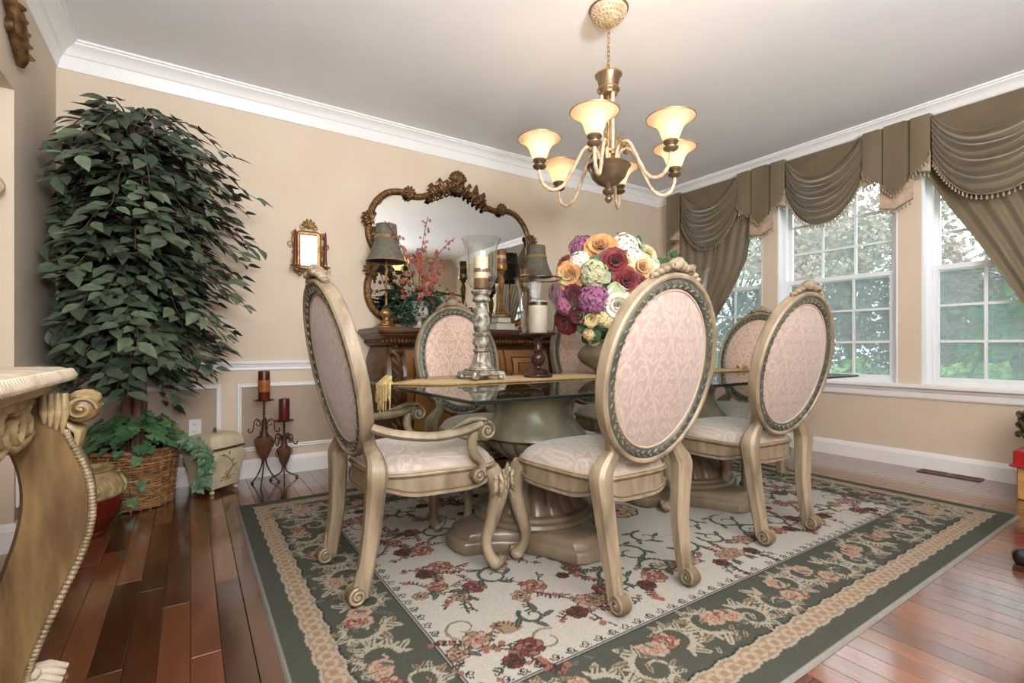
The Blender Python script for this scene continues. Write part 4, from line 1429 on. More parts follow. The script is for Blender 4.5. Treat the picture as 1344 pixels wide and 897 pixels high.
def pillar(name, label, loc, r, h, m, group=None, bands=()):
    t = thing(name, label, 'candle', loc, 0, group)
    MB().lathe([(r * 0.97, 0), (r, 0.004), (r, h - 0.006), (r * 0.95, h), (r * 0.8, h - 0.002), (r * 0.6, h - 0.01), (0.004, h - 0.012)], 28).build('wax', m, t, angle=50)
    MB().tube([(0, 0, h - 0.013), (0.001, 0, h), (0.003, 0, h + 0.008)], 0.0016, 5).build('wick', 'wick_black', t)
    for z0, z1, bm in bands:
        MB().lathe([(r + 0.0003, z0), (r + 0.0012, z0 + 0.001), (r + 0.0012, z1 - 0.001), (r + 0.0003, z1)], 28, caps=False).build('band', bm, t)
    return t
mat('wick_black', '2a2622', rough=0.9)
cb = SBZ + 0.112
candlestick('taller gold candlestick standing on the stacked books', (2.235, 3.565, cb), 0.46)
pillar('pillar_candle', 'bronze candle in the taller gold candlestick', (2.235, 3.565, cb + 0.46), 0.042, 0.12, 'bronze_wax', 'bronze candles', ((0.045, 0.07, 'wax_band'),))
candlestick('shorter gold candlestick beside the right lamp on the sideboard', (2.52, 3.62, SBZ), 0.44)
pillar('pillar_candle', 'bronze candle in the shorter gold candlestick', (2.52, 3.62, SBZ + 0.44), 0.042, 0.12, 'bronze_wax', 'bronze candles', ((0.045, 0.07, 'wax_band'),))

# ------------------------------------------------------------------ wall sconce with a little mirror
mat('taper_red', '5b1418', '701c1f', rough=0.35, scale=10)
thin_glass('crystal', (0.95, 0.95, 0.95), 0.5)
sc = thing('wall_sconce', 'gilt scrolled wall sconce with a small mirror and two candle cups', 'sconce', (0.745, YB, 1.40))
ol = rrect(-0.075, 0.075, 0.125, 0.39, 0.02)
fs = fix_normals(MB().loft(ring_loop([(-0.016, 0.004), (-0.016, 0.02), (0.0, 0.028), (0.014, 0.02), (0.014, 0.004)], ol), True, False).build('frame', 'gold_bright', sc, angle=60))
fix_normals(MB().loft([[(x, -0.010, z) for x, z in ol], [(x, -0.013, z) for x, z in ol]]).build('mirror_glass', 'mirror_silver', sc, smooth=False))
o = MB()
shell(o, (0, -0.012, 0.43), 0.065, pi / 2, 2.4, 6, 0.012, 0.28)
for s in (-1, 1):
    for (x, z, r, sp_) in ((0.045, 0.435, 0.022, 1), (0.10, 0.375, 0.026, -1), (0.125, 0.30, 0.028, 1), (0.10, 0.235, 0.020, -1), (0.105, 0.175, 0.022, 1)):
        o.tube([(s * (x + a), -0.012, z + b) for a, b in spiral(0, 0, r, r * 0.25, pi, 1.3 * sp_, 18)], 0.005, 6)
    o.tube([(s * x, -0.012, z) for x, z in ((0.09, 0.40), (0.12, 0.34), (0.10, 0.27), (0.11, 0.2), (0.08, 0.13), (0.03, 0.09))], 0.005, 6)
    for k in range(6):
        o.ball((s * 0.02 * k, -0.02, 0.095 + 0.006 * (k % 2)), 0.013, 6, 4)
o.build('scrollwork', 'gold_bright', sc, angle=60)
for s in (-1, 1):
    a = MB()
    a.tube([(s * 0.03, -0.015, 0.11), (s * 0.07, -0.05, 0.06), (s * 0.10, -0.075, 0.085), (s * 0.105, -0.08, 0.12)], 0.006, 7)
    a.lathe([(0.008, 0.11), (0.02, 0.118), (0.036, 0.128), (0.038, 0.132), (0.016, 0.134), (0.014, 0.158), (0.018, 0.162), (0.012, 0.164)], 14, (s * 0.105, -0.08, 0))
    arm_ = a.build('candle_arm', 'gold_bright', sc, angle=60)
    c = MB()
    for k in range(9):
        an = 2 * pi * k / 9
        c.loft([[(s * 0.105 + 0.037 * cos(an) + q * cos(w), -0.08 + 0.037 * sin(an) + q * sin(w), z) for w in (0, 1.57, 3.14, 4.71)] for q, z in ((0.001, 0.126), (0.006, 0.10), (0.001, 0.07))])
    c.build('prisms', 'crystal', arm_, smooth=False)['kind'] = 'stuff'
    lab = 'dark red taper candle on the sconce arm nearer the ' + ('mirror' if s > 0 else 'ficus')
    tc = thing('taper_candle', lab, 'candle', (0.745 + s * 0.105, YB - 0.08, 1.40 + 0.163), 0, 'tapers on the sconce')
    MB().lathe([(0.011, 0), (0.0105, 0.1), (0.009, 0.21), (0.006, 0.225), (0.002, 0.232)], 12).build('wax', 'taper_red', tc)
    MB().tube([(0, 0, 0.231), (0.001, 0, 0.242)], 0.0012, 5).build('wick', 'wick_black', tc)

# ------------------------------------------------------------------ curtains, swags and cascades
mat('drape_olive', '74664e', '63563f', rough=0.62, scale=4, stretch=(1, 1, 0.15), sheen=0.5, bump=0.06, bump_scale=300)
mat('swag_olive', '6b5d45', '5b4e38', rough=0.55, scale=4, sheen=0.6, bump=0.05, bump_scale=300)
mat('lining_peach', 'bfa690', 'aa917c', rough=0.7, scale=20)
mat('bead_taupe', '6f6250', 'a39378', rough=0.4, scale=80)
mat('gimp_braid', '8d7d64', '5f5343', rough=0.7, scale=90)
XV = 4.575       # front of the valance board
ZV = 2.655
bo_ = MB().cbox(XV + 0.012, XW - 0.003, 0.05, 3.72, ZV - 0.33, ZV - 0.006, 0.006)
tag(bo_.build('valance_board', 'swag_olive', smooth=False), 'olive fabric covered valance board under the crown moulding', 'valance')

def bead_trim(mb_b, mb_g, pts, step=0.028, drop=0.03):
    """braid along pts with hanging beads"""
    P = [Vector(p) for p in pts]
    mb_g.tube(P, 0.006, 5)
    acc = 0.0
    for a, b in zip(P, P[1:]):
        d = (b - a).length
        while acc < d:
            p = a + (b - a) * (acc / d)
            mb_b.tube([p, p + Vector((0, 0, -drop * 0.45))], 0.0025, 4)
            mb_b.ball(p + Vector((0, 0, -drop * 0.6)), 1, 6, 4, (0.006, 0.006, 0.008))
            mb_b.ball(p + Vector((0, 0, -drop)), 1, 6, 4, (0.0085, 0.0085, 0.010))
            acc += step
        acc -= d

def make_swag(label, ya, yb, side, low, nf=8):
    """ya is the end nearer the corner; the cloth hangs in nf drooping folds"""
    t = thing('window_swag', label, 'swag', (XV, (ya + yb) / 2, ZV), 0, 'swags over the windows')
    hw = (ya - yb) / 2
    NU, NV = 40, 110
    v, f = [], []
    for j in range(NV + 1):
        w = j / NV
        for i in range(NU + 1):
            u = -1 + 2 * i / NU
            sag = (1 - abs(u) ** 2.5)
            zend = -side * (w ** 1.15)
            ztop = -0.23 - (low - 0.23) * w
            z = zend + (ztop - zend) * sag
            z += -0.02 * w * sag
            ph = w * nf * 2 * pi
            amp = (0.030 * (0.35 + 0.65 * sag)) * (1 if w > 0.02 else 0)
            x = -0.012 - 0.055 * sin(pi * min(1, w * 0.95 + 0.05)) * sag - amp * (0.5 + 0.5 * sin(ph)) ** 0.7 + 0.008 * sin(ph * 0.37 + u * 3) * sag
            y = u * (hw - 0.012 * w)
            v.append((x, y, z + 0.006 * sin(ph * 0.5 + 2 * u)))
    for j in range(NV):
        for i in range(NU):
            a = j * (NU + 1) + i
            f.append((a, a + 1, a + NU + 2, a + NU + 1))
    m = MB()
    m.v, m.f, m.m = v, f, [0] * len(f)
    cl = m.build('swag_cloth', 'swag_olive', t, angle=180)
    B, G_ = MB(), MB()
    bead_trim(B, G_, [(v[NV * (NU + 1) + i][0] - 0.004, v[NV * (NU + 1) + i][1], v[NV * (NU + 1) + i][2]) for i in range(NU + 1)])
    G_.build('braid', 'gimp_braid', t)
    B.build('bead_fringe', 'bead_taupe', t)['kind'] = 'stuff'
    return t
make_swag('olive draped swag nearest the corner of the walls', 3.51, 2.83, 0.36, 0.645)
make_swag('olive draped swag over the middle window', 2.365, 1.745, 0.36, 0.635)
make_swag('olive draped swag above the window with the open sky', 1.31, 0.62, 0.36, 0.66)

def make_cascade(label, ya, yb, pts_l, name='window_cascade', three=True):
    """pleated tail: outline steps (y fraction from ya to yb, drop); lining turned out at the steps"""
    t = thing(name, label, 'valance', (XV, (ya + yb) / 2, ZV), 0, 'pleated cascades between the swags')
    W = ya - yb
    ym = (ya + yb) / 2
    m = MB()
    def col(fr, xo, zb):
        y = ya - W * fr - ym
        return [(xo, y, 0), (xo - 0.001, y, zb * 0.5), (xo - 0.003, y, zb)]
    rows = [col(fr, xo, zb) for fr, xo, zb in pts_l]
    m.loft(rows, False, False)
    m.loft([[(x + 0.004, y, z) for x, y, z in r] for r in rows], False, False)
    m.build('pleated_cloth', 'drape_olive', t, angle=25)
    return t, W, ym
def cascade(label, ya, yb):
    P = [(0.0, -0.030, -0.30), (0.02, -0.034, -0.335), (0.26, -0.036, -0.43), (0.275, -0.020, -0.43), (0.33, -0.018, -0.45), (0.34, -0.040, -0.47), (0.50, -0.046, -0.545), (0.66, -0.042, -0.49), (0.67, -0.020, -0.46), (0.72, -0.020, -0.44), (0.73, -0.038, -0.44), (0.98, -0.034, -0.335), (1.0, -0.030, -0.28)]
    t, W, ym = make_cascade(label, ya, yb, P)
    Y = lambda fr: ya - W * fr - ym
    ln = MB()
    B, G_ = MB(), MB()
    for fr0, fr1, zt0, zb0, zb1, xo in ((0.005, 0.20, -0.29, -0.43, -0.40, -0.010), (0.80, 0.995, -0.27, -0.40, -0.43, -0.010), (0.26, 0.50, -0.42, -0.63, -0.655, -0.012), (0.50, 0.76, -0.42, -0.655, -0.60, -0.012)):
        q = [(xo, Y(fr0), zt0), (xo, Y(fr1), zt0), (xo - 0.004, Y(fr1), zb1), (xo - 0.004, Y(fr0), zb0)]
        ln.loft([q, [(x + 0.004, y, z) for x, y, z in q]])
        bead_trim(B, G_, [(xo - 0.006, Y(fr0), zb0), (xo - 0.006, Y(fr1), zb1)], 0.026)
    ln.build('turned_lining', 'lining_peach', t, smooth=False)
    edge = [(xo - 0.008, Y(fr), zb) for fr, xo, zb in P]
    for seg in (edge[0:3], edge[5:8], edge[10:13]):
        bead_trim(B, G_, seg, 0.026, 0.026)
    G_.build('braid', 'gimp_braid', t)
    B.build('bead_fringe', 'bead_taupe', t)['kind'] = 'stuff'
cascade('olive pleated cascade over the pier beside the tied corner curtain', 2.83, 2.365)
cascade('olive pleated cascade over the pier beside the bright sky window', 1.745, 1.31)
# narrow zigzag tail by the corner
t, W, ym = make_cascade('narrow olive zigzag tail with peach lining in the corner', 3.70, 3.51, [(0.0, -0.02, -0.70), (0.3, -0.03, -0.62), (0.55, -0.026, -0.52), (0.8, -0.034, -0.42), (1.0, -0.03, -0.38)])
Y = lambda fr: 3.70 - W * fr - ym
ln, B, G_ = MB(), MB(), MB()
for z0, z1, z2 in ((-0.40, -0.50, -0.54), (-0.54, -0.64, -0.69)):
    q = [(-0.040, Y(1.0), z0), (-0.040, Y(0.15), z1), (-0.040, Y(1.0), z2)]
    ln.loft([q, [(x + 0.004, y, z) for x, y, z in q]])
    bead_trim(B, G_, [(-0.046, Y(1.0), z0), (-0.046, Y(0.15), z1), (-0.046, Y(1.0), z2)], 0.03, 0.022)
ln.build('turned_lining', 'lining_peach', t, smooth=False)
G_.build('braid', 'gimp_braid', t)
B.build('bead_fringe', 'bead_taupe', t)['kind'] = 'stuff'
cascade('olive pleated cascade at the far end past the bright sky window', 0.62, 0.19)

def curtain(label, outer, edge, ztie, npl, xc, seed):
    """panel held back: outer edge straight, inner edge given as (z, y); pleats in depth"""
    t = thing('window_curtain', label, 'curtain', (xc, outer, 0.0), 0, 'tied back curtains')
    q = random.Random(seed)
    zs_ = np.concatenate([np.linspace(ZV - 0.12, ztie, 44), np.linspace(ztie - 0.02, 0.015, 30)])
    ez, ey = [e[0] for e in edge][::-1], [e[1] for e in edge][::-1]
    NU = npl * 12
    ph = [q.uniform(-0.3, 0.3) for _ in range(npl + 2)]
    v, f = [], []
    for z in zs_:
        yi = float(np.interp(z, ez, ey))
        tight = 1 - min(1.0, max(0.0, (z - ztie) / (ZV - ztie)))
        if z < ztie:
            tight = max(0.35, 1 - (ztie - z) * 1.4)
        for i in range(NU + 1):
            u = i / NU
            y = outer + (yi - outer) * u
            k = u * npl
            amp = 0.022 + 0.016 * tight
            x = -amp * (0.5 + 0.5 * cos(2 * pi * k + ph[int(k)] * 2)) - 0.012 * sin(5 * u + 3 * z) * (1 - tight)
            v.append((x, y - outer, z))
    n = NU + 1
    for j in range(len(zs_) - 1):
        for i in range(NU):
            a = j * n + i
            f.append((a, a + 1, a + n + 1, a + n))
    m = MB()
    m.v, m.f, m.m = v, f, [0] * len(f)
    m.build('curtain_panel', 'drape_olive', t, angle=180)
    yi = float(np.interp(ztie, ez, ey))
    ya_, yb_ = min(outer, yi) - outer, max(outer, yi) - outer
    MB().tube([( -0.02 - 0.05 * sin(a), ya_ + (yb_ - ya_) * (0.5 - 0.54 * cos(a)), ztie + 0.03 * cos(a)) for a in np.linspace(0, pi, 13)], 0.022, 8, flat=(0.4, 1)).build('tieback', 'swag_olive', t)
    return t
curtain('olive curtain tied back beside the corner of the walls', 3.66, [(2.6, 2.66), (2.20, 2.68), (2.09, 2.715), (1.80, 2.77), (1.59, 2.87), (1.36, 3.01), (1.18, 3.135), (1.02, 3.26), (0.92, 3.32), (0.6, 3.24), (0.0, 3.18)], 0.95, 8, XW - 0.045, 3)
curtain('olive curtain swept across the bright sky window', 0.30, [(2.6, 1.38), (2.30, 1.37), (2.20, 1.342), (1.95, 1.22), (1.68, 1.07), (1.45, 0.955), (1.20, 0.83), (1.02, 0.70), (0.95, 0.66), (0.6, 0.72), (0.0, 0.76)], 1.0, 9, XW - 0.045, 4)

# ------------------------------------------------------------------ chandelier
mat('chand_cream', 'd0b99c', 'b0977a', rough=0.4, scale=30, bump=0.1, bump_scale=60)
mat('chand_bronze', '6b5846', '8a765d', rough=0.28, metal=0.7, scale=12)
mat('chand_gold', 'b59463', '8d6d42', rough=0.35, metal=0.5, scale=20)
m = mat('shade_glass', 'f3e2c4', 'e6cfa6', rough=0.45, scale=6, emit='ffe2b8', emit_s=0.35)
_nt = m.node_tree
_tr = _nt.nodes.new('ShaderNodeBsdfTranslucent')
_tr.inputs['Color'].default_value = (0.95, 0.82, 0.62, 1)
_mx = _nt.nodes.new('ShaderNodeMixShader')
_mx.inputs['Fac'].default_value = 0.5
_out = [q for q in _nt.nodes if q.type == 'OUTPUT_MATERIAL'][0]
_nt.links.new(bsdf(m).outputs[0], _mx.inputs[1])
_nt.links.new(_tr.outputs[0], _mx.inputs[2])
_nt.links.new(_mx.outputs[0], _out.inputs['Surface'])
ch = thing('chandelier', 'six light chandelier with frosted bell shades over the dining table', 'chandelier', (1.88, 1.91, 0))
cn = MB().lathe([(0.006, 2.672), (0.03, 2.676), (0.062, 2.690), (0.085, 2.712), (0.096, 2.735), (0.100, 2.742), (0.100, 2.7495)], 40)
cn = cn.build('ceiling_canopy', 'chand_cream', ch)
pb = MB()
for r_, z_ in ((0.045, 2.680), (0.066, 2.690), (0.080, 2.704), (0.091, 2.722)):
    for k in range(int(r_ * 330)):
        a = 2 * pi * k / int(r_ * 330)
        pb.ball((r_ * cos(a), r_ * sin(a), z_), 1, 5, 3, (0.007, 0.007, 0.005))
pb.build('canopy_relief', 'chand_cream', cn)['kind'] = 'stuff'
MB().tube([(0.101 * cos(a), 0.101 * sin(a), 2.744) for a in np.linspace(0, 2 * pi, 41)], 0.005, 5, caps=False).build('canopy_rim', 'chand_bronze', cn)
z = 2.672
k = 0
while z > 2.43:
    lk = MB()
    lk.tube([((0.009 * cos(a)) * (k % 2), 0.009 * cos(a) * (1 - k % 2), z - 0.014 + 0.016 * sin(a)) for a in np.linspace(0, 2 * pi, 13)], 0.0026, 5, caps=False)
    lk.build('chain_link', 'chand_gold', ch)
    z -= 0.0245
    k += 1
MB().tube([(0.02 * cos(a), 0, 2.42 + 0.02 * sin(a)) for a in np.linspace(0, 2 * pi, 17)], 0.004, 6, caps=False).build('loop', 'chand_gold', ch)
co = MB().lathe([(0.02, 2.402), (0.062, 2.398), (0.068, 2.390), (0.064, 2.380), (0.058, 2.365), (0.052, 2.335), (0.05, 2.322), (0.058, 2.316), (0.056, 2.306), (0.048, 2.300), (0.046, 2.288), (0.02, 2.282)], 32).build('collar', 'chand_bronze', ch, angle=50)
pb = MB()
for z_, r_, n_ in ((2.394, 0.069, 34), (2.316, 0.058, 30)):
    for k in range(n_):
        a = 2 * pi * k / n_
        pb.ball((r_ * cos(a), r_ * sin(a), z_), 0.0055, 5, 3)
pb.build('collar_beads', 'chand_gold', co)['kind'] = 'stuff'
for k in range(3):
    a = 2 * pi * k / 3 + 0.4
    def rp(s):
        tw = 0.0
        return (0.036 * cos(a), 0.036 * sin(a), 2.29 - 0.33 * s)
    rd = MB().tube([rp(s) for s in np.linspace(0, 1, 20)], [0.009 + 0.0015 * sin(s * 60) for s in np.linspace(0, 1, 20)], 8)
    rd.build('rod', 'chand_cream', ch)
MB().lathe([(0.008, 2.29), (0.008, 2.2), (0.016, 2.18), (0.016, 2.15), (0.008, 2.13), (0.008, 1.93)], 12).build('center_rod', 'chand_gold', ch)
MB().lathe([(0.03, 1.99), (0.046, 1.985), (0.046, 1.972), (0.03, 1.965), (0.02, 1.93), (0.03, 1.91)], 20).build('hub', 'chand_gold', ch)
MB().lathe([(0.03, 1.912), (0.110, 1.910), (0.118, 1.902), (0.110, 1.893), (0.102, 1.878), (0.088, 1.842), (0.058, 1.812), (0.028, 1.798), (0.02, 1.790), (0.024, 1.782), (0.034, 1.772), (0.030, 1.758), (0.014, 1.748), (0.018, 1.738), (0.022, 1.728), (0.016, 1.716), (0.004, 1.706)], 36).build('bowl', 'chand_bronze', ch, angle=60)
base_a = radians(9) - YAW
for k in range(6):
    a = base_a + 2 * pi * k / 6
    ca, sa = cos(a), sin(a)
    pr = smooth_path([(0.045, 1.905), (0.060, 1.975), (0.095, 2.005), (0.140, 1.985), (0.185, 1.90), (0.245, 1.795), (0.305, 1.762), (0.355, 1.785), (0.378, 1.835), (0.380, 1.868)], 6)
    L = len(pr)
    am = MB().tube([(r * ca, r * sa, z_) for r, z_ in pr], [0.0095 + 0.0012 * sin(i * 1.7) for i in range(L)], 8)
    cd = [(r * ca + 0.008 * cos(i * 1.1) * -sa, r * sa + 0.008 * cos(i * 1.1) * ca, z_ + 0.008 * sin(i * 1.1)) for i, (r, z_) in enumerate(pr)]
    am.tube(cd, 0.0035, 5)
    am = am.build('arm', 'chand_cream', ch, angle=70)
    lf = MB()
    lf.tube([(0.06 * ca, 0.06 * sa, 1.96), (0.05 * ca, 0.05 * sa, 2.03), (0.075 * ca, 0.075 * sa, 2.06), (0.095 * ca, 0.095 * sa, 2.045)], [0.004, 0.007, 0.006, 0.003], 6)
    volute(lf, (0.10 * ca, 0.10 * sa, 1.99), 0.016, 0.02, 'x', 1.2)
    lf.build('arm_scroll', ['chand_gold', 'chand_gold'], am)
    c = (0.38 * ca, 0.38 * sa, 0)
    sk = MB().lathe([(0.010, 1.862), (0.020, 1.868), (0.034, 1.876), (0.036, 1.884), (0.022, 1.892), (0.030, 1.902), (0.036, 1.91), (0.034, 1.918), (0.014, 1.92)], 20, c).build('socket_cup', 'chand_bronze', am, angle=50)
    gp = [(0.018, 1.914), (0.030, 1.918), (0.040, 1.932), (0.047, 1.952), (0.055, 1.975), (0.070, 1.997), (0.092, 2.014), (0.110, 2.022), (0.114, 2.0245)]
    sh = MB().lathe(gp + [(r - 0.003, z_ + 0.0025) for r, z_ in gp[::-1]], 36, c, caps=False).build('glass_shade', 'shade_glass', ch)
    MB().tube([(c[0] + 0.114 * cos(b), c[1] + 0.114 * sin(b), 2.0255) for b in np.linspace(0, 2 * pi, 37)], 0.0028, 5, caps=False).build('rim', 'chand_gold', sh)
    ld = bpy.data.lights.new('chandelier_bulb', 'POINT')
    ld.energy = 2.0
    ld.color = (1.0, 0.80, 0.56)
    ld.shadow_soft_size = 0.018
    lo = bpy.data.objects.new('chandelier_bulb', ld)
    COL.objects.link(lo)
    lo.location = (c[0], c[1], 1.972)
    lo.parent = ch

# ------------------------------------------------------------------ ficus tree in a wicker basket
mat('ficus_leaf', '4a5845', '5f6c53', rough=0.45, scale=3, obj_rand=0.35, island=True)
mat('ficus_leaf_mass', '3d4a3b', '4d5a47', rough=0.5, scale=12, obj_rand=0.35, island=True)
mat('ficus_bark', '6a4f3c', '4b3628', rough=0.85, scale=14, stretch=(3, 3, 0.6), bump=0.4, bump_scale=30)
TX, TY = -0.28, 3.655
tree = thing('ficus_tree', 'tall bushy artificial ficus tree in the wicker basket', 'tree', (TX, TY, 0.0))
rt = random.Random(31)
for k in range(4):
    a0 = 2 * pi * k / 4
    pts = [(0.045 * cos(a0 + 2.2 * s) * (1 - 0.3 * s) - 0.0 * s + 0.02 * s, 0.045 * sin(a0 + 2.2 * s) * (1 - 0.3 * s) - 0.08 * s, 0.16 + 2.05 * s) for s in np.linspace(0, 1, 22)]
    MB().tube(pts, list(np.linspace(0.026, 0.007, 22)), 8).build('stem', 'ficus_bark', tree)
leaves = []      # position, direction, size (local to tree)
twigs = MB()
ZR = [0.60, 0.75, 0.95, 1.15, 1.4, 1.65, 1.88, 2.04, 2.18, 2.30]
RR = [0.16, 0.30, 0.40, 0.48, 0.55, 0.60, 0.62, 0.58, 0.46, 0.16]
for b in range(190):
    z0 = 0.82 + 1.36 * (round(b / 190 * 15) / 15)
    phi = b * 2.39996 + rt.uniform(-0.25, 0.25)
    dx, dy = cos(phi), sin(phi)
    z1 = z0 + rt.uniform(-0.07, 0.07)
    R = float(np.interp(z1, ZR, RR)) * rt.uniform(0.72, 1.12)
    if dy < 0:
        R *= 1 + 0.22 * -dy
    # stay inside the walls
    for lim, comp in ((XL + 0.05 - TX, dx), (YB - 0.10 - TY, dy)):
        if (comp < 0 and lim < 0) or (comp > 0 and lim > 0 and comp == dy):
            R = min(R, abs(lim / comp) * rt.uniform(0.82, 1.0))
    arch = rt.uniform(0.05, 0.14) + (0.05 if z1 > 1.75 else 0)
    rt_droop = rt.uniform(0.08, 0.24)
    phc = rt.uniform(-0.5, 0.5)
    P = []
    for s in np.linspace(0.0, 1, 9):
        r = R * s
        P.append((dx * r + 0.01, dy * r - 0.05 * (z0 / 2.2), z1 + arch * sin(pi * min(s * 1.15, 1)) - rt_droop * s * s))
    twigs.tube(P, list(np.linspace(0.006, 0.0015, 9)), 4)
    nl = 15
    for i in range(nl):
        s = 0.22 + 0.78 * i / (nl - 1)
        q = s * 8
        i0 = min(7, int(q))
        A = Vector(P[i0]).lerp(Vector(P[i0 + 1]), q - i0)
        sg = 1 if i % 2 else -1
        out = Vector((dx, dy, 0))
        sd = Vector((-dy, dx, 0)) * sg
        d = (out * rt.uniform(0.5, 1.1) + sd * rt.uniform(0.4, 1.0) + Vector((0, 0, -rt.uniform(0.05, 0.75)))).normalized()
        A = A + sd * rt.uniform(0.0, 0.03)
        sz = rt.uniform(0.080, 0.130)
        tip = A + d * sz
        if TX + tip.x < XL + 0.025 or TY + tip.y > YB - 0.035:
            d = Vector((max(d.x, 0.1) if TX + tip.x < XL + 0.025 else d.x, min(d.y, -0.1) if TY + tip.y > YB - 0.035 else d.y, d.z)).normalized()
            tip = A + d * sz
            if TX + tip.x < XL + 0.025 or TY + tip.y > YB - 0.035:
                continue
        nr = (Vector((0, 0, 1)) + out * 0.8 + Vector((rt.uniform(-.4, .4), rt.uniform(-.4, .4), 0)))
        leaves.append((A, d, sz, nr))
for k in range(900):          # inner leaves that close the crown
    z = rt.uniform(0.75, 2.15)
    a = rt.uniform(0, 2 * pi)
    r = float(np.interp(z, ZR, RR)) * sqrt(rt.uniform(0.02, 0.5))
    A = Vector((r * cos(a), -0.06 + r * sin(a), z))
    d = Vector((cos(a) + rt.uniform(-.6, .6), sin(a) + rt.uniform(-.6, .6), -rt.uniform(0.2, 0.9))).normalized()
    sz = rt.uniform(0.075, 0.12)
    tip = A + d * sz
    if TX + tip.x > XL + 0.015 and TX + A.x > XL + 0.03 and TY + tip.y < YB - 0.015 and TY + A.y < YB - 0.03:
        leaves.append((A, d, sz, Vector((cos(a), sin(a), 0.9))))
twigs.build('twigs', 'ficus_bark', tree)['kind'] = 'stuff'

def leaf_geo():
    """ficus leaf, unit length along +X, normal +Z, pointed and folded along the midrib"""
    o = [(0.0, 0.0), (0.14, 0.15), (0.36, 0.25), (0.60, 0.20), (0.82, 0.09), (1.0, 0.0)]
    v = [(x, 0, -0.10 * (x * (1 - x)) * 0 - 0.10 * x * x) for x, w in o]
    L = [(x, w, 0.07 * w / 0.25 - 0.10 * x * x) for x, w in o[1:-1]]
    Rr = [(x, -w, 0.07 * w / 0.25 - 0.10 * x * x) for x, w in o[1:-1]]
    v = v + L + Rr
    f = [(0, 1, 6)]
    f = [(0, 1, 6), (0, 10, 1)]
    for k in range(3):
        f.append((1 + k, 2 + k, 7 + k, 6 + k))
        f.append((1 + k, 10 + k, 11 + k, 2 + k))
    f += [(4, 5, 9), (4, 13, 5)]
    return v, f
LV, LF = leaf_geo()
def leaf_matrix(A, d, sz, nr, wide=1.0):
    X = d.normalized()
    Y = nr.cross(X)
    Y = Y.normalized() if Y.length > 1e-4 else X.orthogonal().normalized()
    Z = X.cross(Y)
    return Matrix(((X.x * sz, Y.x * sz * wide, Z.x * sz, A.x), (X.y * sz, Y.y * sz * wide, Z.y * sz, A.y), (X.z * sz, Y.z * sz * wide, Z.z * sz, A.z), (0, 0, 0, 1)))
lm = bpy.data.meshes.new('leaf')
lm.from_pydata(LV, [], LF)
lm.materials.append(MATS['ficus_leaf'])
lm.polygons.foreach_set('use_smooth', [True] * len(LF))
camv = Vector((-TX, -TY, CAM_H))
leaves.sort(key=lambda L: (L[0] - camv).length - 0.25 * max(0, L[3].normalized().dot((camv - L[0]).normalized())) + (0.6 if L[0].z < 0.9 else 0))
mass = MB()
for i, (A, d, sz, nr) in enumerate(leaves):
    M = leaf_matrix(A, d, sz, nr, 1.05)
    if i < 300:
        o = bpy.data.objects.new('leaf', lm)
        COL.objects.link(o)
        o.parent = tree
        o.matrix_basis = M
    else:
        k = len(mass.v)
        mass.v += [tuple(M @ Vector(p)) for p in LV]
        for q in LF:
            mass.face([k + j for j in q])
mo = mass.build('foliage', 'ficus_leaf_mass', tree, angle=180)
mo['kind'] = 'stuff'

mat('wicker', 'a37a4c', '6e4c2c', rough=0.6, scale=18, obj_rand=0.3)
bk = thing('wicker_basket', 'woven brown wicker basket planter on the floor in the corner', 'basket', (TX, TY, 0.0))
BHT = 0.335
NS = 26
def brad(z):
    return 0.188 + 0.03 * (z / BHT)
MB().lathe([(0.17, 0.0), (brad(0) - 0.012, 0.002), (brad(BHT) - 0.012, BHT - 0.01), (brad(BHT) - 0.03, BHT - 0.012), (0.165, 0.10), (0.01, 0.10)], 40).build('liner', 'groove_dark', bk)
nrow = 22
for r_ in range(nrow):
    z = 0.012 + (BHT - 0.024) * r_ / (nrow - 1)
    pts = []
    for j in range(NS * 6 + 1):
        a = 2 * pi * j / (NS * 6)
        rr_ = brad(z) + 0.0055 * sin(NS / 2 * a + (pi if r_ % 2 else 0))
        pts.append((rr_ * cos(a), rr_ * sin(a), z + 0.002 * sin(3 * a + r_)))
    MB().tube(pts, 0.0068, 6, caps=False).build('woven_strand', 'wicker', bk)
sk = MB()
for j in range(NS):
    a = 2 * pi * (j + 0.5) / NS
    sk.tube([((brad(z) - 0.001) * cos(a), (brad(z) - 0.001) * sin(a), z) for z in (0.003, BHT * 0.5, BHT)], 0.006, 6)
sk.build('stakes', 'wicker', bk)['kind'] = 'stuff'
MB().tube([((brad(BHT) + 0.002) * cos(a), (brad(BHT) + 0.002) * sin(a), BHT) for a in np.linspace(0, 2 * pi, 61)], [0.012 + 0.002 * sin(k * 1.9) for k in range(61)], 7, caps=False).build('rim', 'wicker', bk)

# ------------------------------------------------------------------ ivy round the foot of the tree, trailing over the tin box
mat('ivy_leaf', '3c5a3b', '54764c', rough=0.4, scale=2.5, detail=2, obj_rand=0.35)
def ivy_geo():
    o = [(0, 0), (-0.10, 0.22), (0.05, 0.46), (0.28, 0.30), (0.50, 0.42), (0.62, 0.18), (1.0, 0.0)]
    v = [(0.18, 0, 0.0), (0.5, 0, -0.03)]
    top = [(x, w, 0.08 * w) for x, w in o]
    bot_ = [(x, -w, 0.08 * w) for x, w in o[1:-1]]
    v += top + bot_
    f = []
    ring = [2, 3, 4, 5, 6, 7, 8]
    for a, b in zip(ring, ring[1:]):
        f.append((0 if a < 6 else 1, b, a))
    f.append((0, 1, 6))
    rb_ = [2, 9, 10, 11, 12, 13, 8]
    for k, (a, b) in enumerate(zip(rb_, rb_[1:])):
        f.append((0 if k < 4 else 1, a, b))
    f.append((0, 12, 1))
    return v, f
IV, IF = ivy_geo()
im = bpy.data.meshes.new('ivy_leaf')
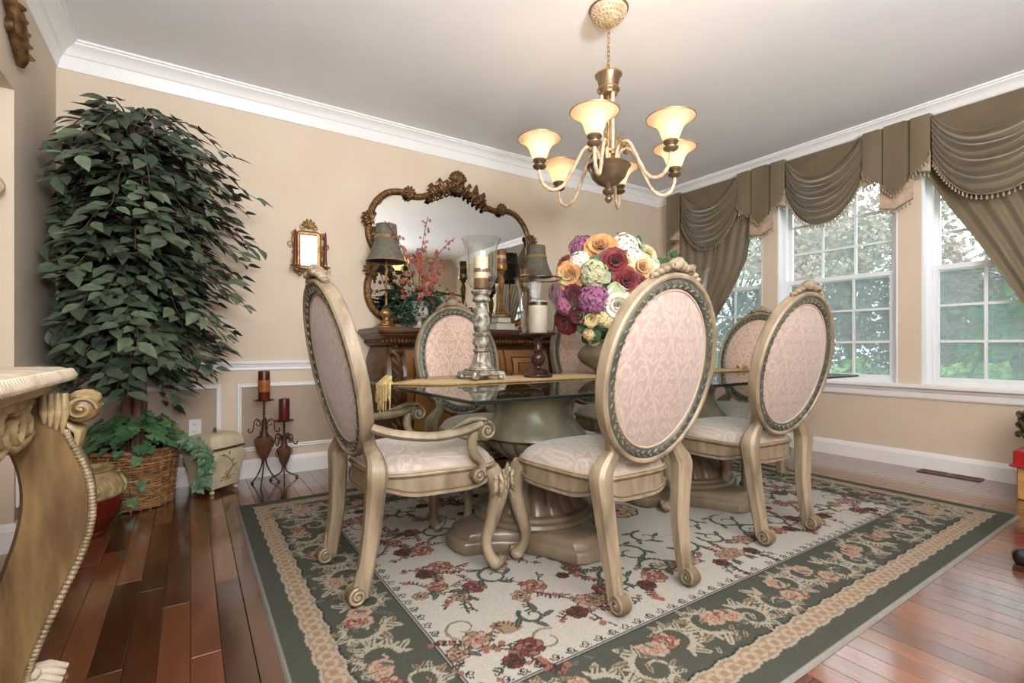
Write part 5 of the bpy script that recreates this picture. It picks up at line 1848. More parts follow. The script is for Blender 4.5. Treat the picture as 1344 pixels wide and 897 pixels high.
im.from_pydata(IV, [], IF)
im.materials.append(MATS['ivy_leaf'])
ivy = thing('ivy_plant', 'green ivy spilling from the basket around the ficus stems', 'plant', (TX, TY, BHT))
ri = random.Random(17)
vines = MB()
def put_ivy(A, d, sz, nr):
    o = bpy.data.objects.new('leaf', im)
    COL.objects.link(o)
    o.parent = ivy
    o.matrix_basis = leaf_matrix(Vector(A), Vector(d), sz, Vector(nr))
for k in range(190):
    a = ri.uniform(0, 2 * pi)
    r = 0.26 * sqrt(ri.uniform(0.02, 1))
    if sin(a) > 0 and r > 0.2:
        r = 0.2
    z = 0.19 * (1 - (r / 0.29) ** 1.6) + ri.uniform(-0.03, 0.05)
    put_ivy((r * cos(a) * 0.95, r * sin(a) * 0.95, z), (cos(a) * 0.7, sin(a) * 0.7, -0.5), ri.uniform(0.055, 0.085), (cos(a) * 0.7 + ri.uniform(-.3, .3), sin(a) * 0.7 - 0.3, 1))
    if k % 5 == 0:
        vines.tube([(0.02 * cos(a), 0.02 * sin(a), -0.08), (r * 0.5 * cos(a), r * 0.5 * sin(a), z * 0.7 + 0.03), (r * cos(a), r * sin(a), z)], 0.0025, 4)
trail = smooth_path([(0.17, -0.08, 0.02), (0.26, -0.11, 0.04), (0.32, -0.125, 0.0), (0.345, -0.13, -0.08), (0.345, -0.135, -0.17), (0.33, -0.14, -0.25)], 8)
trail2 = smooth_path([(0.19, -0.06, 0.05), (0.28, -0.10, 0.03), (0.335, -0.130, -0.02), (0.365, -0.135, -0.09), (0.375, -0.15, -0.14)], 8)
for tr in (trail, trail2):
    vines.tube([tuple(p) for p in tr], 0.003, 5)
    for i, p in enumerate(tr):
        for q in range(2 if i % 2 else 1):
            sd = ri.choice((-1, 1))
            put_ivy((p[0] + ri.uniform(-.015, .015), p[1] + ri.uniform(-.02, 0), p[2] + ri.uniform(-.01, .02)), (sd * 0.5, -0.35, -0.7), ri.uniform(0.045, 0.075), (ri.uniform(-.4, .4), -1, 0.5))
# a strand down the front of the basket
for (a, z) in ((-1.42, -0.05), (-1.78, -0.13), (-1.35, -0.19), (-1.80, -0.22), (-1.55, -0.28), (-1.85, -0.305)):
    r = brad(BHT + z) + 0.022
    put_ivy((r * cos(a), r * sin(a), z + 0.03), (ri.uniform(-.4, .4), -0.1, -1), 0.068, (cos(a), sin(a), 0.25))
    vines.tube([(r * 0.98 * cos(a), r * 0.98 * sin(a), z + 0.03), ((r - 0.005) * cos(-1.6), (r - 0.005) * sin(-1.6), min(0.02, z + 0.09))], 0.002, 4)
vines.build('vine_stems', 'stem_brown', ivy)['kind'] = 'stuff'

# ------------------------------------------------------------------ painted tin box
mat('tin_cream', 'cfc4a8', 'b5a788', rough=0.45, scale=9, bump=0.08, bump_scale=30)
mat('tin_edge', '5c4a30', '3d301e', rough=0.5, scale=20)
mat('tin_brown', '6a5530', rough=0.5)
mat('tin_olive', '5a5a34', '7a6a3a', rough=0.5, scale=20)
mat('tin_ochre', 'a08242', rough=0.5)
tin = thing('tin_box', 'cream painted tin box with domed lid and ball feet on the floor', 'box', (0.133, 3.716, 0), radians(40))
def rr_ring(hx, hy, z, c=0.012):
    return [(x, y, z) for x, y in rrect(-hx, hx, -hy, hy, c, 3)]
pf = [(0.098, 0.030), (0.106, 0.036), (0.110, 0.07), (0.114, 0.12), (0.124, 0.17), (0.134, 0.21), (0.134, 0.235), (0.124, 0.262), (0.114, 0.275)]
MB().loft([rr_ring(h, h * 0.86, z) for h, z in pf]).build('body', 'tin_cream', tin, angle=35)
MB().loft([rr_ring(0.118, 0.102, 0.274), rr_ring(0.134, 0.118, 0.280), rr_ring(0.136, 0.120, 0.286), rr_ring(0.128, 0.112, 0.291)]).build('rim', 'tin_edge', tin, angle=35)
ld = MB()
lrings = []
for i in range(8):
    s = i / 7
    lrings.append(rr_ring(0.128 * cos(s * 1.15) ** 0.6, 0.112 * (1 - 0.55 * s ** 2.5), 0.290 + 0.085 * sin(s * pi / 2)))
ld.loft(lrings)
ld = ld.build('lid', 'tin_cream', tin, angle=40)
MB().lathe([(0.012, 0.372), (0.013, 0.378), (0.007, 0.382), (0.010, 0.392), (0.009, 0.402), (0.002, 0.408)], 12).build('knob', 'tin_edge', ld)
for sx in (-1, 1):
    for sy in (-1, 1):
        MB().lathe([(0.007, 0), (0.013, 0.005), (0.014, 0.013), (0.008, 0.022), (0.016, 0.032)], 12, (sx * 0.088, sy * 0.074, 0)).build('foot', 'tin_cream', tin)
fl = MB()
def on_face(x, z):
    return (x, -float(np.interp(z, [p[1] for p in pf], [p[0] * 0.86 for p in pf])) - 0.0015, z)
fl.tube([on_face(x, z) for x, z in ((-0.06, 0.245), (-0.02, 0.235), (0.02, 0.20), (0.045, 0.165), (0.02, 0.13), (0.0, 0.09))], 0.003, 5)
for k, (x, z, a) in enumerate(((0.05, 0.16, 0.6), (0.03, 0.19, 1.2), (0.06, 0.13, -0.2), (-0.03, 0.235, 2.2), (0.0, 0.24, 1.0), (0.01, 0.12, 2.6), (-0.02, 0.10, 3.4), (0.02, 0.09, -0.6), (-0.03, 0.085, 3.6), (0.035, 0.10, 0.2))):
    p0 = on_face(x, z)
    p1 = on_face(x + 0.024 * cos(a), z + 0.024 * sin(a))
    fl.tube([p0, ((p0[0] + p1[0]) / 2, p0[1] - 0.001, (p0[2] + p1[2]) / 2), p1], [0.002, 0.007, 0.001], 6, flat=(1, 0.3))
fl.build('painted_branch', 'tin_olive', tin)['kind'] = 'stuff'
fl = MB()
for k in range(6):
    a = 2 * pi * k / 6
    p0, p1 = on_face(0.0, 0.10), on_face(0.034 * cos(a), 0.10 + 0.030 * sin(a))
    fl.tube([p0, ((p0[0] + p1[0]) / 2, p0[1] - 0.0012, (p0[2] + p1[2]) / 2), p1], [0.002, 0.009, 0.001], 6, flat=(1, 0.3))
fl.build('painted_flower', 'tin_ochre', tin)['kind'] = 'stuff'
MB().tube([(0.026 * cos(a), -0.0975 + 0.0, 0.320 + 0.014 * sin(a)) for a in np.linspace(0, 2 * pi, 17)], 0.002, 5, caps=False).build('oval_badge', 'tin_edge', ld)

# ------------------------------------------------------------------ wrought iron candle stands
mat('iron_brown', '3b2a22', '54392c', rough=0.5, metal=0.4, scale=20)
mat('woven_brown', '4a2f22', '6b452f', rough=0.55, scale=60)
mat('wax_darkred', '47140f', '5f2216', rough=0.35, scale=9)
mat('wax_amber', '8a4a22', 'a86a34', rough=0.4, scale=14)
def stand(label, loc, rot, plate, bt, bb, br, handles=True):
    t = thing('candle_stand', label, 'candle stand', loc, rot, 'iron candle stands by the wall')
    for k in range(3):
        a = 2 * pi * k / 3
        ca, sa = cos(a), sin(a)
        P = smooth_path([(0.010, bb + 0.01), (0.018, bb - 0.03), (0.045, bb * 0.45), (0.085, 0.02), (0.105, 0.006), (0.085, 0.004)], 5)
        MB().tube([(r * ca, r * sa, z) for r, z in P], 0.0048, 6).build('leg', 'iron_brown', t)
    n = 9
    prof = [(br * q, bb + (bt - bb) * s) for q, s in ((0.16, 0), (0.35, 0.12), (0.62, 0.35), (0.88, 0.62), (1.0, 0.80), (0.96, 0.92), (0.70, 1.0))]
    MB().lathe(prof, 24).build('urn_body', 'woven_brown', t)
    wv = MB()
    for i in range(10):
        s = i / 9
        q = float(np.interp(s, [p for p in (0, .12, .35, .62, .80, .92, 1)], [0.16, 0.35, 0.62, 0.88, 1.0, 0.96, 0.70]))
        rr_ = br * q
        wv.tube([((rr_ + 0.002 * sin(9 * a + i * pi)) * cos(a), (rr_ + 0.002 * sin(9 * a + i * pi)) * sin(a), bb + (bt - bb) * s) for a in np.linspace(0, 2 * pi, 55)], 0.003, 5, caps=False)
    wv.build('weave', 'woven_brown', t)['kind'] = 'stuff'
    MB().lathe([(br * 0.55, bt - 0.004), (br * 0.5, bt + 0.012), (br * 0.28, bt + 0.04), (br * 0.18, bt + 0.08), (0.007, bt + 0.10)], 16).build('neck', 'iron_brown', t)
    sc_ = (plate - bt) / 0.24
    for k in range(4):
        a = 2 * pi * k / 4 + 0.5
        ca, sa = cos(a), sin(a)
        P = [(0.012, bt + 0.03), (0.016, bt + 0.075 * sc_), (0.035, bt + 0.115 * sc_), (0.058, bt + 0.105 * sc_), (0.064, bt + 0.07 * sc_), (0.070, bt + 0.04 * sc_), (0.088, bt + 0.030 * sc_), (0.098, bt + 0.045 * sc_), (0.090, bt + 0.055 * sc_)]
        MB().tube([(p[0] * ca, p[0] * sa, p[1]) for p in smooth_path(P, 4)], 0.0042, 6).build('scroll', 'iron_brown', t)
        P = spiral(0.038, bt + 0.085 * sc_, 0.020, 0.008, 1.2, 0.9, 14)
        MB().tube([(p[0] * ca, p[0] * sa, p[1]) for p in P], 0.0035, 5).build('scroll', 'iron_brown', t)
    if handles:
        for s in (-1, 1):
            MB().tube([(s * (br * 0.96 + 0.008 + 0.010 * cos(a)), 0, bb + (bt - bb) * 0.72 + 0.020 * sin(a)) for a in np.linspace(0, 2 * pi, 15)], 0.003, 5, caps=False).build('ring_handle', 'iron_brown', t)
    st_ = MB()
    zz_ = np.linspace(bt + 0.09, plate - 0.004, 24)
    st_.tube([(0, 0, z) for z in zz_], 0.0065, 6)
    for ph in (0, pi):
        st_.tube([(0.006 * cos(z * 160 + ph), 0.006 * sin(z * 160 + ph), z) for z in np.linspace(bt + 0.09, plate - 0.006, 40)], 0.003, 4)
    st_.build('twisted_stem', 'iron_brown', t)
    MB().lathe([(0.006, plate - 0.012), (0.02, plate - 0.009), (0.060, plate - 0.004), (0.064, plate + 0.002), (0.060, plate - 0.0005), (0.01, plate - 0.0006)], 28).build('drip_plate', 'iron_brown', t)
    return t
stand('taller iron candle stand with a woven urn shaped middle', (0.415, 3.675, 0), 2.3, 0.573, 0.325, 0.165, 0.060)
pillar('pillar_candle', 'dark red and amber banded candle on the taller iron stand', (0.415, 3.675, 0.5735), 0.0365, 0.195, 'wax_darkred', None, ((0.055, 0.135, 'wax_amber'),))
stand('shorter iron candle stand with a woven urn shaped middle', (0.545, 3.715, 0), 0.4, 0.420, 0.235, 0.095, 0.046)
pillar('pillar_candle', 'plain dark red candle on the shorter iron stand', (0.545, 3.715, 0.4205), 0.0355, 0.150, 'wax_darkred')

# ------------------------------------------------------------------ outlet and floor vent
mat('outlet_white', 'e3e0dc', rough=0.35)
ot = thing('wall_outlet', 'white duplex wall outlet above the tin box', 'outlet', (0.026, YB - 0.002, 0.385))
MB().cbox(-0.036, 0.036, -0.006, 0, -0.058, 0.058, 0.004).build('cover_plate', 'outlet_white', ot, smooth=False)
for s in (-1, 1):
    r_ = MB().cbox(-0.017, 0.017, -0.009, -0.005, s * 0.026 - 0.016, s * 0.026 + 0.016, 0.003).build('receptacle', 'outlet_white', ot, smooth=False)
    MB().box(-0.008, -0.005, -0.0095, -0.0088, s * 0.026 - 0.003, s * 0.026 + 0.008).box(0.005, 0.008, -0.0095, -0.0088, s * 0.026 - 0.003, s * 0.026 + 0.006).box(-0.002, 0.002, -0.0095, -0.0088, s * 0.026 - 0.011, s * 0.026 - 0.007).build('slots', 'wick_black', r_, smooth=False)
mat('vent_brown', '6a4a38', '5a3d2e', rough=0.4, metal=0.3, scale=8)
vt = thing('floor_vent', 'brown slatted floor vent in front of the window wall', 'vent', (4.60, 1.215, 0.0))
MB().box(-0.05, 0.05, -0.165, 0.165, 0.0005, 0.002).build('duct', 'wick_black', vt, smooth=False)
MB().box(-0.06, -0.038, -0.175, 0.175, 0.001, 0.006).box(0.038, 0.06, -0.175, 0.175, 0.001, 0.006).box(-0.038, 0.038, -0.175, -0.155, 0.001, 0.006).box(-0.038, 0.038, 0.155, 0.175, 0.001, 0.006).box(-0.038, 0.038, -0.010, 0.010, 0.001, 0.006).build('vent_frame', 'vent_brown', vt, smooth=False)
for k in range(24):
    y = -0.150 + 0.0127 * k
    if abs(y) > 0.014:
        MB().box(-0.038, 0.038, y, y + 0.005, 0.002, 0.0055).build('slat', 'vent_brown', vt, smooth=False)

# ------------------------------------------------------------------ console table in the recess
mat('console_wood', '8c7048', '5a442a', rough=0.42, scale=7, stretch=(2.5, 1, 0.5), bump=0.15, bump_scale=40)
mat('console_gilt', 'ab946c', '7b6844', rough=0.4, scale=22, bump=0.3, bump_scale=50)
mat('rope_gilt', 'a08f70', '6f5d40', rough=0.45, scale=30)
mat('console_stone', 'c9bba6', 'ab9c86', rough=0.6, scale=14, bump=0.3, bump_scale=50)
ct = thing('console_table', 'antique gilt console table with cream gadrooned top by the recess', 'table', (-0.485, 1.25, 0))
HX, HY = 0.185, 0.735
MB().loft([rr_ring(HX + o_, HY + o_, z, 0.03) for o_, z in ((-0.035, 0.800), (-0.03, 0.805), (-0.022, 0.822), (-0.006, 0.830), (0.0, 0.842), (-0.004, 0.866), (-0.02, 0.872), (-0.06, 0.874))]).build('top', 'console_stone', ct, angle=40)
gd = MB()
per = rrect(-HX, HX, -HY, HY, 0.03, 4)
per = per + per[:1]
acc = 0.0
for a, b in zip(per, per[1:]):
    d = hypot(b[0] - a[0], b[1] - a[1])
    while acc < d:
        x, y = a[0] + (b[0] - a[0]) * acc / d, a[1] + (b[1] - a[1]) * acc / d
        tx, ty = (b[0] - a[0]) / d, (b[1] - a[1]) / d
        gd.tube([(x - tx * 0.008, y - ty * 0.008, 0.834), (x + ty * 0.004, y - tx * 0.004, 0.848), (x + tx * 0.008, y + ty * 0.008, 0.864)], [0.007, 0.012, 0.007], 6)
        acc += 0.021
    acc -= d
gd.build('gadroon', 'console_stone', ct)['kind'] = 'stuff'
MB().loft([rr_ring(HX - 0.05, HY - 0.05, z, 0.01) for z in (0.775, 0.806)]).build('frieze', 'console_gilt', ct, angle=30)
def vscroll(mb, x, y0, z0, r, spin, a0, th, turns=1.35):
    """openwork scroll in the long side plane (Y-Z)"""
    sp = spiral(0, 0, r, r * 0.2, a0, turns * spin, 30)
    mb.tube([(x, y0 + a, z0 + b) for a, b in sp], list(np.linspace(th, th * 0.7, len(sp))), 8, flat=(1.6, 1.0))
    mb.ball((x, y0, z0), r * 0.32, 10, 6)
ap = MB()
y = 0.50
while y > -0.6:
    vscroll(ap, HX - 0.06, y, 0.735, 0.040, 1, pi / 2, 0.011)
    vscroll(ap, HX - 0.06, y - 0.10, 0.728, 0.045, -1, pi / 2, 0.011)
    ap.tube([(HX - 0.06, y + 0.06, 0.70), (HX - 0.06, y, 0.685), (HX - 0.06, y - 0.10, 0.68), (HX - 0.06, y - 0.19, 0.70)], 0.012, 7)
    y -= 0.21
ap.build('scroll_apron', 'console_gilt', ct, angle=60)
for sy in (1, -1):
    # broad S-curved leg slab: outline between an outer and an inner edge
    zo = [0.79, 0.74, 0.70, 0.65, 0.59, 0.53, 0.47, 0.41, 0.35, 0.28, 0.21, 0.14, 0.08, 0.035, 0.0]
    xo = [0.195, 0.19, 0.192, 0.212, 0.236, 0.250, 0.254, 0.248, 0.232, 0.205, 0.176, 0.150, 0.132, 0.125, 0.128]
    xi = [0.03, 0.035, 0.05, 0.072, 0.090, 0.098, 0.096, 0.086, 0.070, 0.052, 0.036, 0.024, 0.016, 0.012, 0.012]
    Q = smooth_path(list(zip(zo, xo, xi)), 3)
    yc = sy * (HY - 0.10)
    L = MB()
    rings = []
    for z, a, b in Q:
        w = 0.050 + 0.02 * max(0, 1 - z / 0.5) * 0
        yo = yc - sy * 0.06 * (1 - z / 0.79)
        rings.append([(a - 0.012, yo - w, z), (a, yo - w * 0.5, z), (a, yo + w * 0.5, z), (a - 0.012, yo + w, z), (b + 0.01, yo + w * 0.8, z), (b, yo + w * 0.5, z), (b, yo - w * 0.5, z), (b + 0.01, yo - w * 0.8, z)])
    L.loft(rings[::-1])
    leg = fix_normals(L.build('leg', 'console_wood', ct, angle=40))
    rp_ = MB()
    for i in range(0, len(Q) - 1):
        for h_ in (0.0, 0.5):
            z = Q[i][0] * (1 - h_) + Q[i + 1][0] * h_
            a = Q[i][1] * (1 - h_) + Q[i + 1][1] * h_
            yo = yc - sy * 0.06 * (1 - z / 0.79)
            if z < 0.70:
                rp_.ball((a - 0.002, yo - 0.044, z), 1, 7, 5, (0.010, 0.010, 0.0085))
    rp_.build('rope_edge', 'rope_gilt', leg)['kind'] = 'stuff'
    hd = MB()
    hx = 0.205
    volute(hd, (hx + 0.018, yc - 0.0, 0.752), 0.040, 0.10, 'y', 1.5, 1)
    hd.ball((hx + 0.022, yc + 0.0, 0.78), 1, 10, 6, (0.040, 0.050, 0.028))
    for k in range(4):
        hd.tube([(hx - 0.015 - 0.014 * k, yc - 0.056, 0.80), (hx - 0.012 - 0.014 * k, yc - 0.066, 0.75), (hx - 0.02 - 0.012 * k, yc - 0.058, 0.69 + 0.01 * k)], [0.009, 0.012, 0.004], 7)
    for k in range(5):
        hd.tube([(hx - 0.02, yc - 0.04 + 0.02 * k, 0.72), (hx + 0.012, yc - 0.045 + 0.022 * k, 0.69), (hx + 0.008, yc - 0.04 + 0.02 * k, 0.64)], [0.006, 0.012, 0.004], 6)
    hd.build('carved_head', ['console_gilt', 'console_wood'], leg, angle=60)
    fo = MB()
    yf = yc - sy * 0.06
    for k in range(4):
        fo.tube([(0.10, yf - 0.045 + 0.03 * k, 0.03), (0.15, yf - 0.05 + 0.033 * k, 0.028), (0.19, yf - 0.054 + 0.036 * k, 0.012)], [0.018, 0.018, 0.008], 7)
    fo.ball((0.135, yf - 0.03, 0.055), 0.016, 8, 6)
    fo.build('claw_foot', 'console_stone', leg, angle=60)
    MB().loft([[(-HX + 0.04 + a, sy * (HY - 0.13) + b, z) for a, b in ((-.03, -.03), (.03, -.03), (.03, .03), (-.03, .03))] for z in (0, 0.80)]).build('rear_leg', 'console_wood', ct, smooth=False)

# red urn with a gilt collar between console and basket
mat('urn_red', '4a120d', '6b1e14', rough=0.18, scale=5)
ur = thing('floor_urn', 'dark red glazed urn with gilt carved collar behind the console leg', 'urn', (-0.445, 3.17, 0))
MB().lathe([(0.075, 0), (0.085, 0.008), (0.08, 0.02), (0.11, 0.05), (0.145, 0.10), (0.158, 0.15), (0.155, 0.195)], 36).build('body', 'urn_red', ur)
MB().lathe([(0.156, 0.190), (0.164, 0.200), (0.160, 0.24), (0.148, 0.275), (0.128, 0.30), (0.122, 0.315), (0.130, 0.325), (0.120, 0.328), (0.105, 0.31), (0.01, 0.30)], 36).build('collar', 'console_gilt', ur)
cl = MB()
for k in range(16):
    a = 2 * pi * k / 16
    cl.tube([(0.161 * cos(a), 0.161 * sin(a), 0.205), (0.168 * cos(a + 0.1), 0.168 * sin(a + 0.1), 0.24), (0.150 * cos(a), 0.150 * sin(a), 0.285)], [0.008, 0.013, 0.004], 6)
cl.build('leaf_relief', 'console_gilt', ur)['kind'] = 'stuff'

# framed mirror over the console and the carved bracket above it
mat('cream_gilt', 'cbbf9f', '8a744a', rough=0.4, scale=16)
nm = thing('recess_mirror', 'cream and gilt scroll framed mirror hung over the console', 'mirror', (NX, 2.42, 1.60))
lp2 = [(0.56 * cos(a) * (1 + 0.05 * cos(4 * a)), 0.50 * sin(a)) for a in np.linspace(0, 2 * pi, 65)[:-1]]
o = fix_normals(MB().loft(ring_loop([(-0.035, 0.004), (-0.035, 0.03), (0, 0.05), (0.035, 0.03), (0.035, 0.004)], lp2), True, False).build('frame', 'cream_gilt', nm, angle=60))
o.rotation_euler = (0, 0, pi / 2)
o = fix_normals(MB().loft([[(x, -0.008, z) for x, z in lp2], [(x, -0.012, z) for x, z in lp2]]).build('mirror_glass', 'mirror_silver', nm, smooth=False))
o.rotation_euler = (0, 0, pi / 2)
sc2 = MB()
for s in (1, -1):
    sc2.tube([(0.05 + 0.10 * sin(w * 1.5) , s * (0.52 + 0.075 * sin(w * 2.2)), 0.13 - 0.11 * w) for w in np.linspace(0, 1.3, 14)], list(np.interp(np.linspace(0, 1, 14), [0, .5, 1], [0.01, 0.022, 0.008])), 8)
sc2.build('side_scroll', 'cream_gilt', nm)
wb = thing('wall_carving', 'gilt carved leaf hanging on the wall above the recess', 'carving', (XL, 3.02, 2.28))
w_ = MB()
w_.tube([(0.02, -0.13, 0.16), (0.035, -0.06, 0.10), (0.035, -0.01, 0.02), (0.03, 0.055, -0.05), (0.022, 0.075, -0.065)], [0.02, 0.032, 0.034, 0.024, 0.016], 9)
for k in range(5):
    w_.tube([(0.045, -0.11 + 0.035 * k, 0.13 - 0.035 * k), (0.062, -0.08 + 0.035 * k, 0.12 - 0.038 * k), (0.04, -0.05 + 0.03 * k, 0.13 - 0.04 * k)], [0.006, 0.014, 0.004], 6)
w_.tube([(0.004, -0.05, 0.05), (0.03, -0.05, 0.05)], 0.03, 8)
w_.build('leaf_carving', 'gold_leaf', wb, angle=70)

# ------------------------------------------------------------------ things cut by the right edge of the view
mat('black_lacquer', '161313', '2a2320', rough=0.25, scale=6, spec=0.6)
mat('black_gold', '2a241c', '8d7444', rough=0.35, metal=0.4, scale=28, lo=0.5, hi=0.62)
mat('red_lacquer', 'a01f1c', '8a1715', rough=0.3, scale=5)
mat('pine_block', 'b98a52', 'a2743f', rough=0.5, scale=5, stretch=(1, 1, 4))
ps = thing('plant_stand', 'small red topped stand on a pale wood block by the window wall', 'stand', (4.33, 0.712, 0))
MB().cbox(-0.11, 0.11, -0.085, 0.085, 0, 0.20, 0.006).build('wood_block', 'pine_block', ps, smooth=False)
MB().cbox(-0.125, 0.125, -0.10, 0.10, 0.20, 0.30, 0.008).build('red_tray', 'red_lacquer', ps, smooth=False)
MB().cbox(-0.14, 0.14, -0.115, 0.115, 0.20, 0.212, 0.004).build('tray_foot', 'red_lacquer', ps, smooth=False)
vz = thing('carved_vase', 'black and gold carved vase standing on the red tray', 'vase', (4.33, 0.712, 0.30))
MB().lathe([(0.05, 0), (0.055, 0.01), (0.045, 0.03), (0.075, 0.08), (0.100, 0.14), (0.100, 0.19), (0.075, 0.24), (0.04, 0.265), (0.035, 0.285), (0.05, 0.30), (0.045, 0.305), (0.01, 0.30)], 28, flute=lambda a, z: 1 + 0.03 * cos(10 * a)).build('body', 'black_gold', vz)
rv = MB()
for k in range(8):
    a = 2 * pi * k / 8
    for q in (0.09, 0.15, 0.21):
        rv.ball((0.098 * cos(a + q * 3), 0.098 * sin(a + q * 3), q), 1, 7, 4, (0.018, 0.018, 0.022))
rv.build('raised_flowers', 'black_gold', vz)['kind'] = 'stuff'
MB().lathe([(0.05, 0.302), (0.052, 0.308), (0.03, 0.325), (0.012, 0.335), (0.018, 0.35), (0.004, 0.362)], 20).build('lid', 'black_lacquer', vz)
ds = thing('black_stool', 'black lacquered stool with bulbous carved feet', 'stool', (3.125, 0.36, 0))
for sx in (-1, 1):
    for sy in (-1, 1):
        L = MB()
        L.lathe([(0.018, 0), (0.028, 0.006), (0.036, 0.025), (0.036, 0.045), (0.024, 0.065), (0.012, 0.072)], 18, (sx * 0.16, sy * 0.18, 0), flute=lambda a, z: 1 + 0.07 * cos(5 * a))
        L.tube([tuple(q) for q in smooth_path([(sx * 0.155, sy * 0.175, 0.055), (sx * 0.115, sy * 0.13, 0.085), (sx * 0.072, sy * 0.082, 0.16), (sx * 0.062, sy * 0.07, 0.26), (sx * 0.085, sy * 0.095, 0.36)], 5)], [0.019] * 10 + [0.022] * 11, 10)
        L.build('leg', 'black_lacquer', ds, angle=60)
MB().cbox(-0.115, 0.115, -0.125, 0.125, 0.355, 0.395, 0.012).build('seat', 'black_lacquer', ds)

# ------------------------------------------------------------------ table runner
TZ = 0.7620
mat('runner_cloth', 'c2ab84', 'ad9670', rough=0.75, scale=40, stretch=(1, 1, 1), bump=0.3, bump_scale=220)
mat('runner_border', '9a7f52', '7d653d', rough=0.7, scale=60)
mat('tassel_gold', 'c7ae78', 'a08654', rough=0.6, scale=60)
rn = thing('table_runner', 'tan table runner with pointed tasselled ends on the glass table', 'runner', (2.1, 2.12, TZ))
hl, hw_ = 1.30, 0.17
pol = [(-hl - 0.055, 0), (-hl + 0.12, -hw_), (hl - 0.12, -hw_), (hl + 0.055, 0), (hl - 0.12, hw_), (-hl + 0.12, hw_)]
MB().prism(pol, 0, 0.003).build('cloth', 'runner_cloth', rn, smooth=False)
bb_ = MB()
for a, b in zip(pol, pol[1:] + pol[:1]):
    bb_.tube([(a[0], a[1], 0.004), (b[0], b[1], 0.004)], 0.0045, 6)
bb_.build('edge_cord', 'runner_border', rn)
for s in (-1, 1):
    tt = MB()
    q = random.Random(4 + s)
    x0_ = s * (hl + 0.055)
    tt.ball((x0_, 0, 0.008), 1, 8, 5, (0.014, 0.014, 0.011))
    for k in range(44):
        a = q.uniform(-0.5, 0.5)
        r = q.uniform(0.02, 0.045)
        ex = 1.366 + q.uniform(0.006, 0.03)
        dr = q.uniform(0.04, 0.13)
        sy = 0.10 * a + q.uniform(-.02, .02)
        tt.tube([(x0_, 0, 0.010), (s * (hl + 0.060), sy * 0.6, 0.020 + r * 0.5), (s * ex, sy, 0.004), (s * (ex + 0.004), sy * 1.1, -dr)], [0.0028, 0.0025, 0.0025, 0.0015], 4)
    tt.build('tassel', 'tassel_gold', rn)

# ------------------------------------------------------------------ hurricane candle holders
mat('silver_leaf', 'aaa498', '5a5448', rough=0.48, metal=0.4, scale=45, bump=0.8, bump_scale=80)
mat('wood_espresso', '3d241b', '2b1812', rough=0.25, scale=6, stretch=(1, 1, 0.3))
mat('wax_cream', 'ded0b4', 'cbb894', rough=0.5, scale=10)
mat('wax_brown', '7c5a3c', '5d4029', rough=0.5, scale=12)
mat('wax_grey', 'cbc3b4', 'b9ae9c', rough=0.6, scale=16, bump=0.2, bump_scale=60)
RZ = TZ + 0.0032
def silver_holder(label, loc):
    t = thing('hurricane_holder', label, 'candle holder', loc, 0, 'silver hurricane holders')
    b = MB()
    b.cbox(-0.078, 0.078, -0.078, 0.078, 0.022, 0.046, 0.006).cbox(-0.066, 0.066, -0.066, 0.066, 0.046, 0.056, 0.004)
    base_ = b.build('base', 'silver_leaf', t, smooth=False)
    for sx in (-1, 1):
        for sy in (-1, 1):
            f_ = MB()
            f_.ball((sx * 0.072, sy * 0.072, 0.016), 1, 8, 6, (0.018, 0.018, 0.015))
            f_.tube([(sx * 0.06, sy * 0.06, 0.034), (sx * 0.082, sy * 0.082, 0.030), (sx * 0.09, sy * 0.09, 0.010)], [0.012, 0.014, 0.009], 7)
            f_.build('scroll_foot', 'silver_leaf', base_)
    MB().lathe([(0.060, 0.055), (0.063, 0.062), (0.058, 0.070), (0.050, 0.076), (0.042, 0.095), (0.034, 0.125), (0.032, 0.140)], 48, flute=lambda a, z: 1 + (0.07 * cos(12 * a) if z > 0.07 else 0)).build('fluted_foot', 'silver_leaf', t, angle=60)
    MB().lathe([(0.034, 0.138), (0.041, 0.145), (0.036, 0.154), (0.030, 0.160), (0.036, 0.172), (0.043, 0.185), (0.040, 0.205), (0.033, 0.217), (0.042, 0.225), (0.044, 0.233), (0.034, 0.241)], 32, flute=lambda a, z: 1 + 0.04 * cos(8 * a + z * 60)).build('knop', 'silver_leaf', t, angle=60)
    MB().lathe([(0.028, 0.238), (0.036, 0.255), (0.043, 0.285), (0.042, 0.31), (0.034, 0.345), (0.028, 0.375), (0.030, 0.392)], 48, flute=lambda a, z: 1 + 0.09 * cos(5 * a + z * 75)).build('twisted_column', 'silver_leaf', t, angle=70)
    MB().lathe([(0.028, 0.390), (0.044, 0.398), (0.046, 0.408), (0.038, 0.416), (0.040, 0.430), (0.050, 0.440), (0.050, 0.452), (0.034, 0.4545), (0.01, 0.4548)], 32, flute=lambda a, z: 1 + 0.03 * cos(16 * a)).build('cup', 'silver_leaf', t, angle=60)
    gp = [(0.012, 0.4555), (0.035, 0.457), (0.055, 0.468), (0.068, 0.492), (0.074, 0.53), (0.076, 0.58), (0.078, 0.63), (0.083, 0.672), (0.094, 0.704), (0.101, 0.714)]
    MB().lathe(gp + [(r - 0.0025, z + 0.0015) for r, z in gp[::-1]], 48, caps=False).build('glass_shade', 'clear_glass', t)
    return t
s1 = (1.235, 2.16, RZ)
silver_holder('silver hurricane candle holder on the runner by the armchair end', s1)
c_ = pillar('pillar_candle', 'tall cream and brown candle in the silver hurricane glass', (s1[0], s1[1], s1[2] + 0.4585), 0.036, 0.165, 'wax_cream', None, ((0.0, 0.055, 'wax_brown'), (0.085, 0.105, 'wax_brown')))
s3 = (2.96, 2.16, RZ)
silver_holder('silver hurricane candle holder between the flowers and the window', s3)
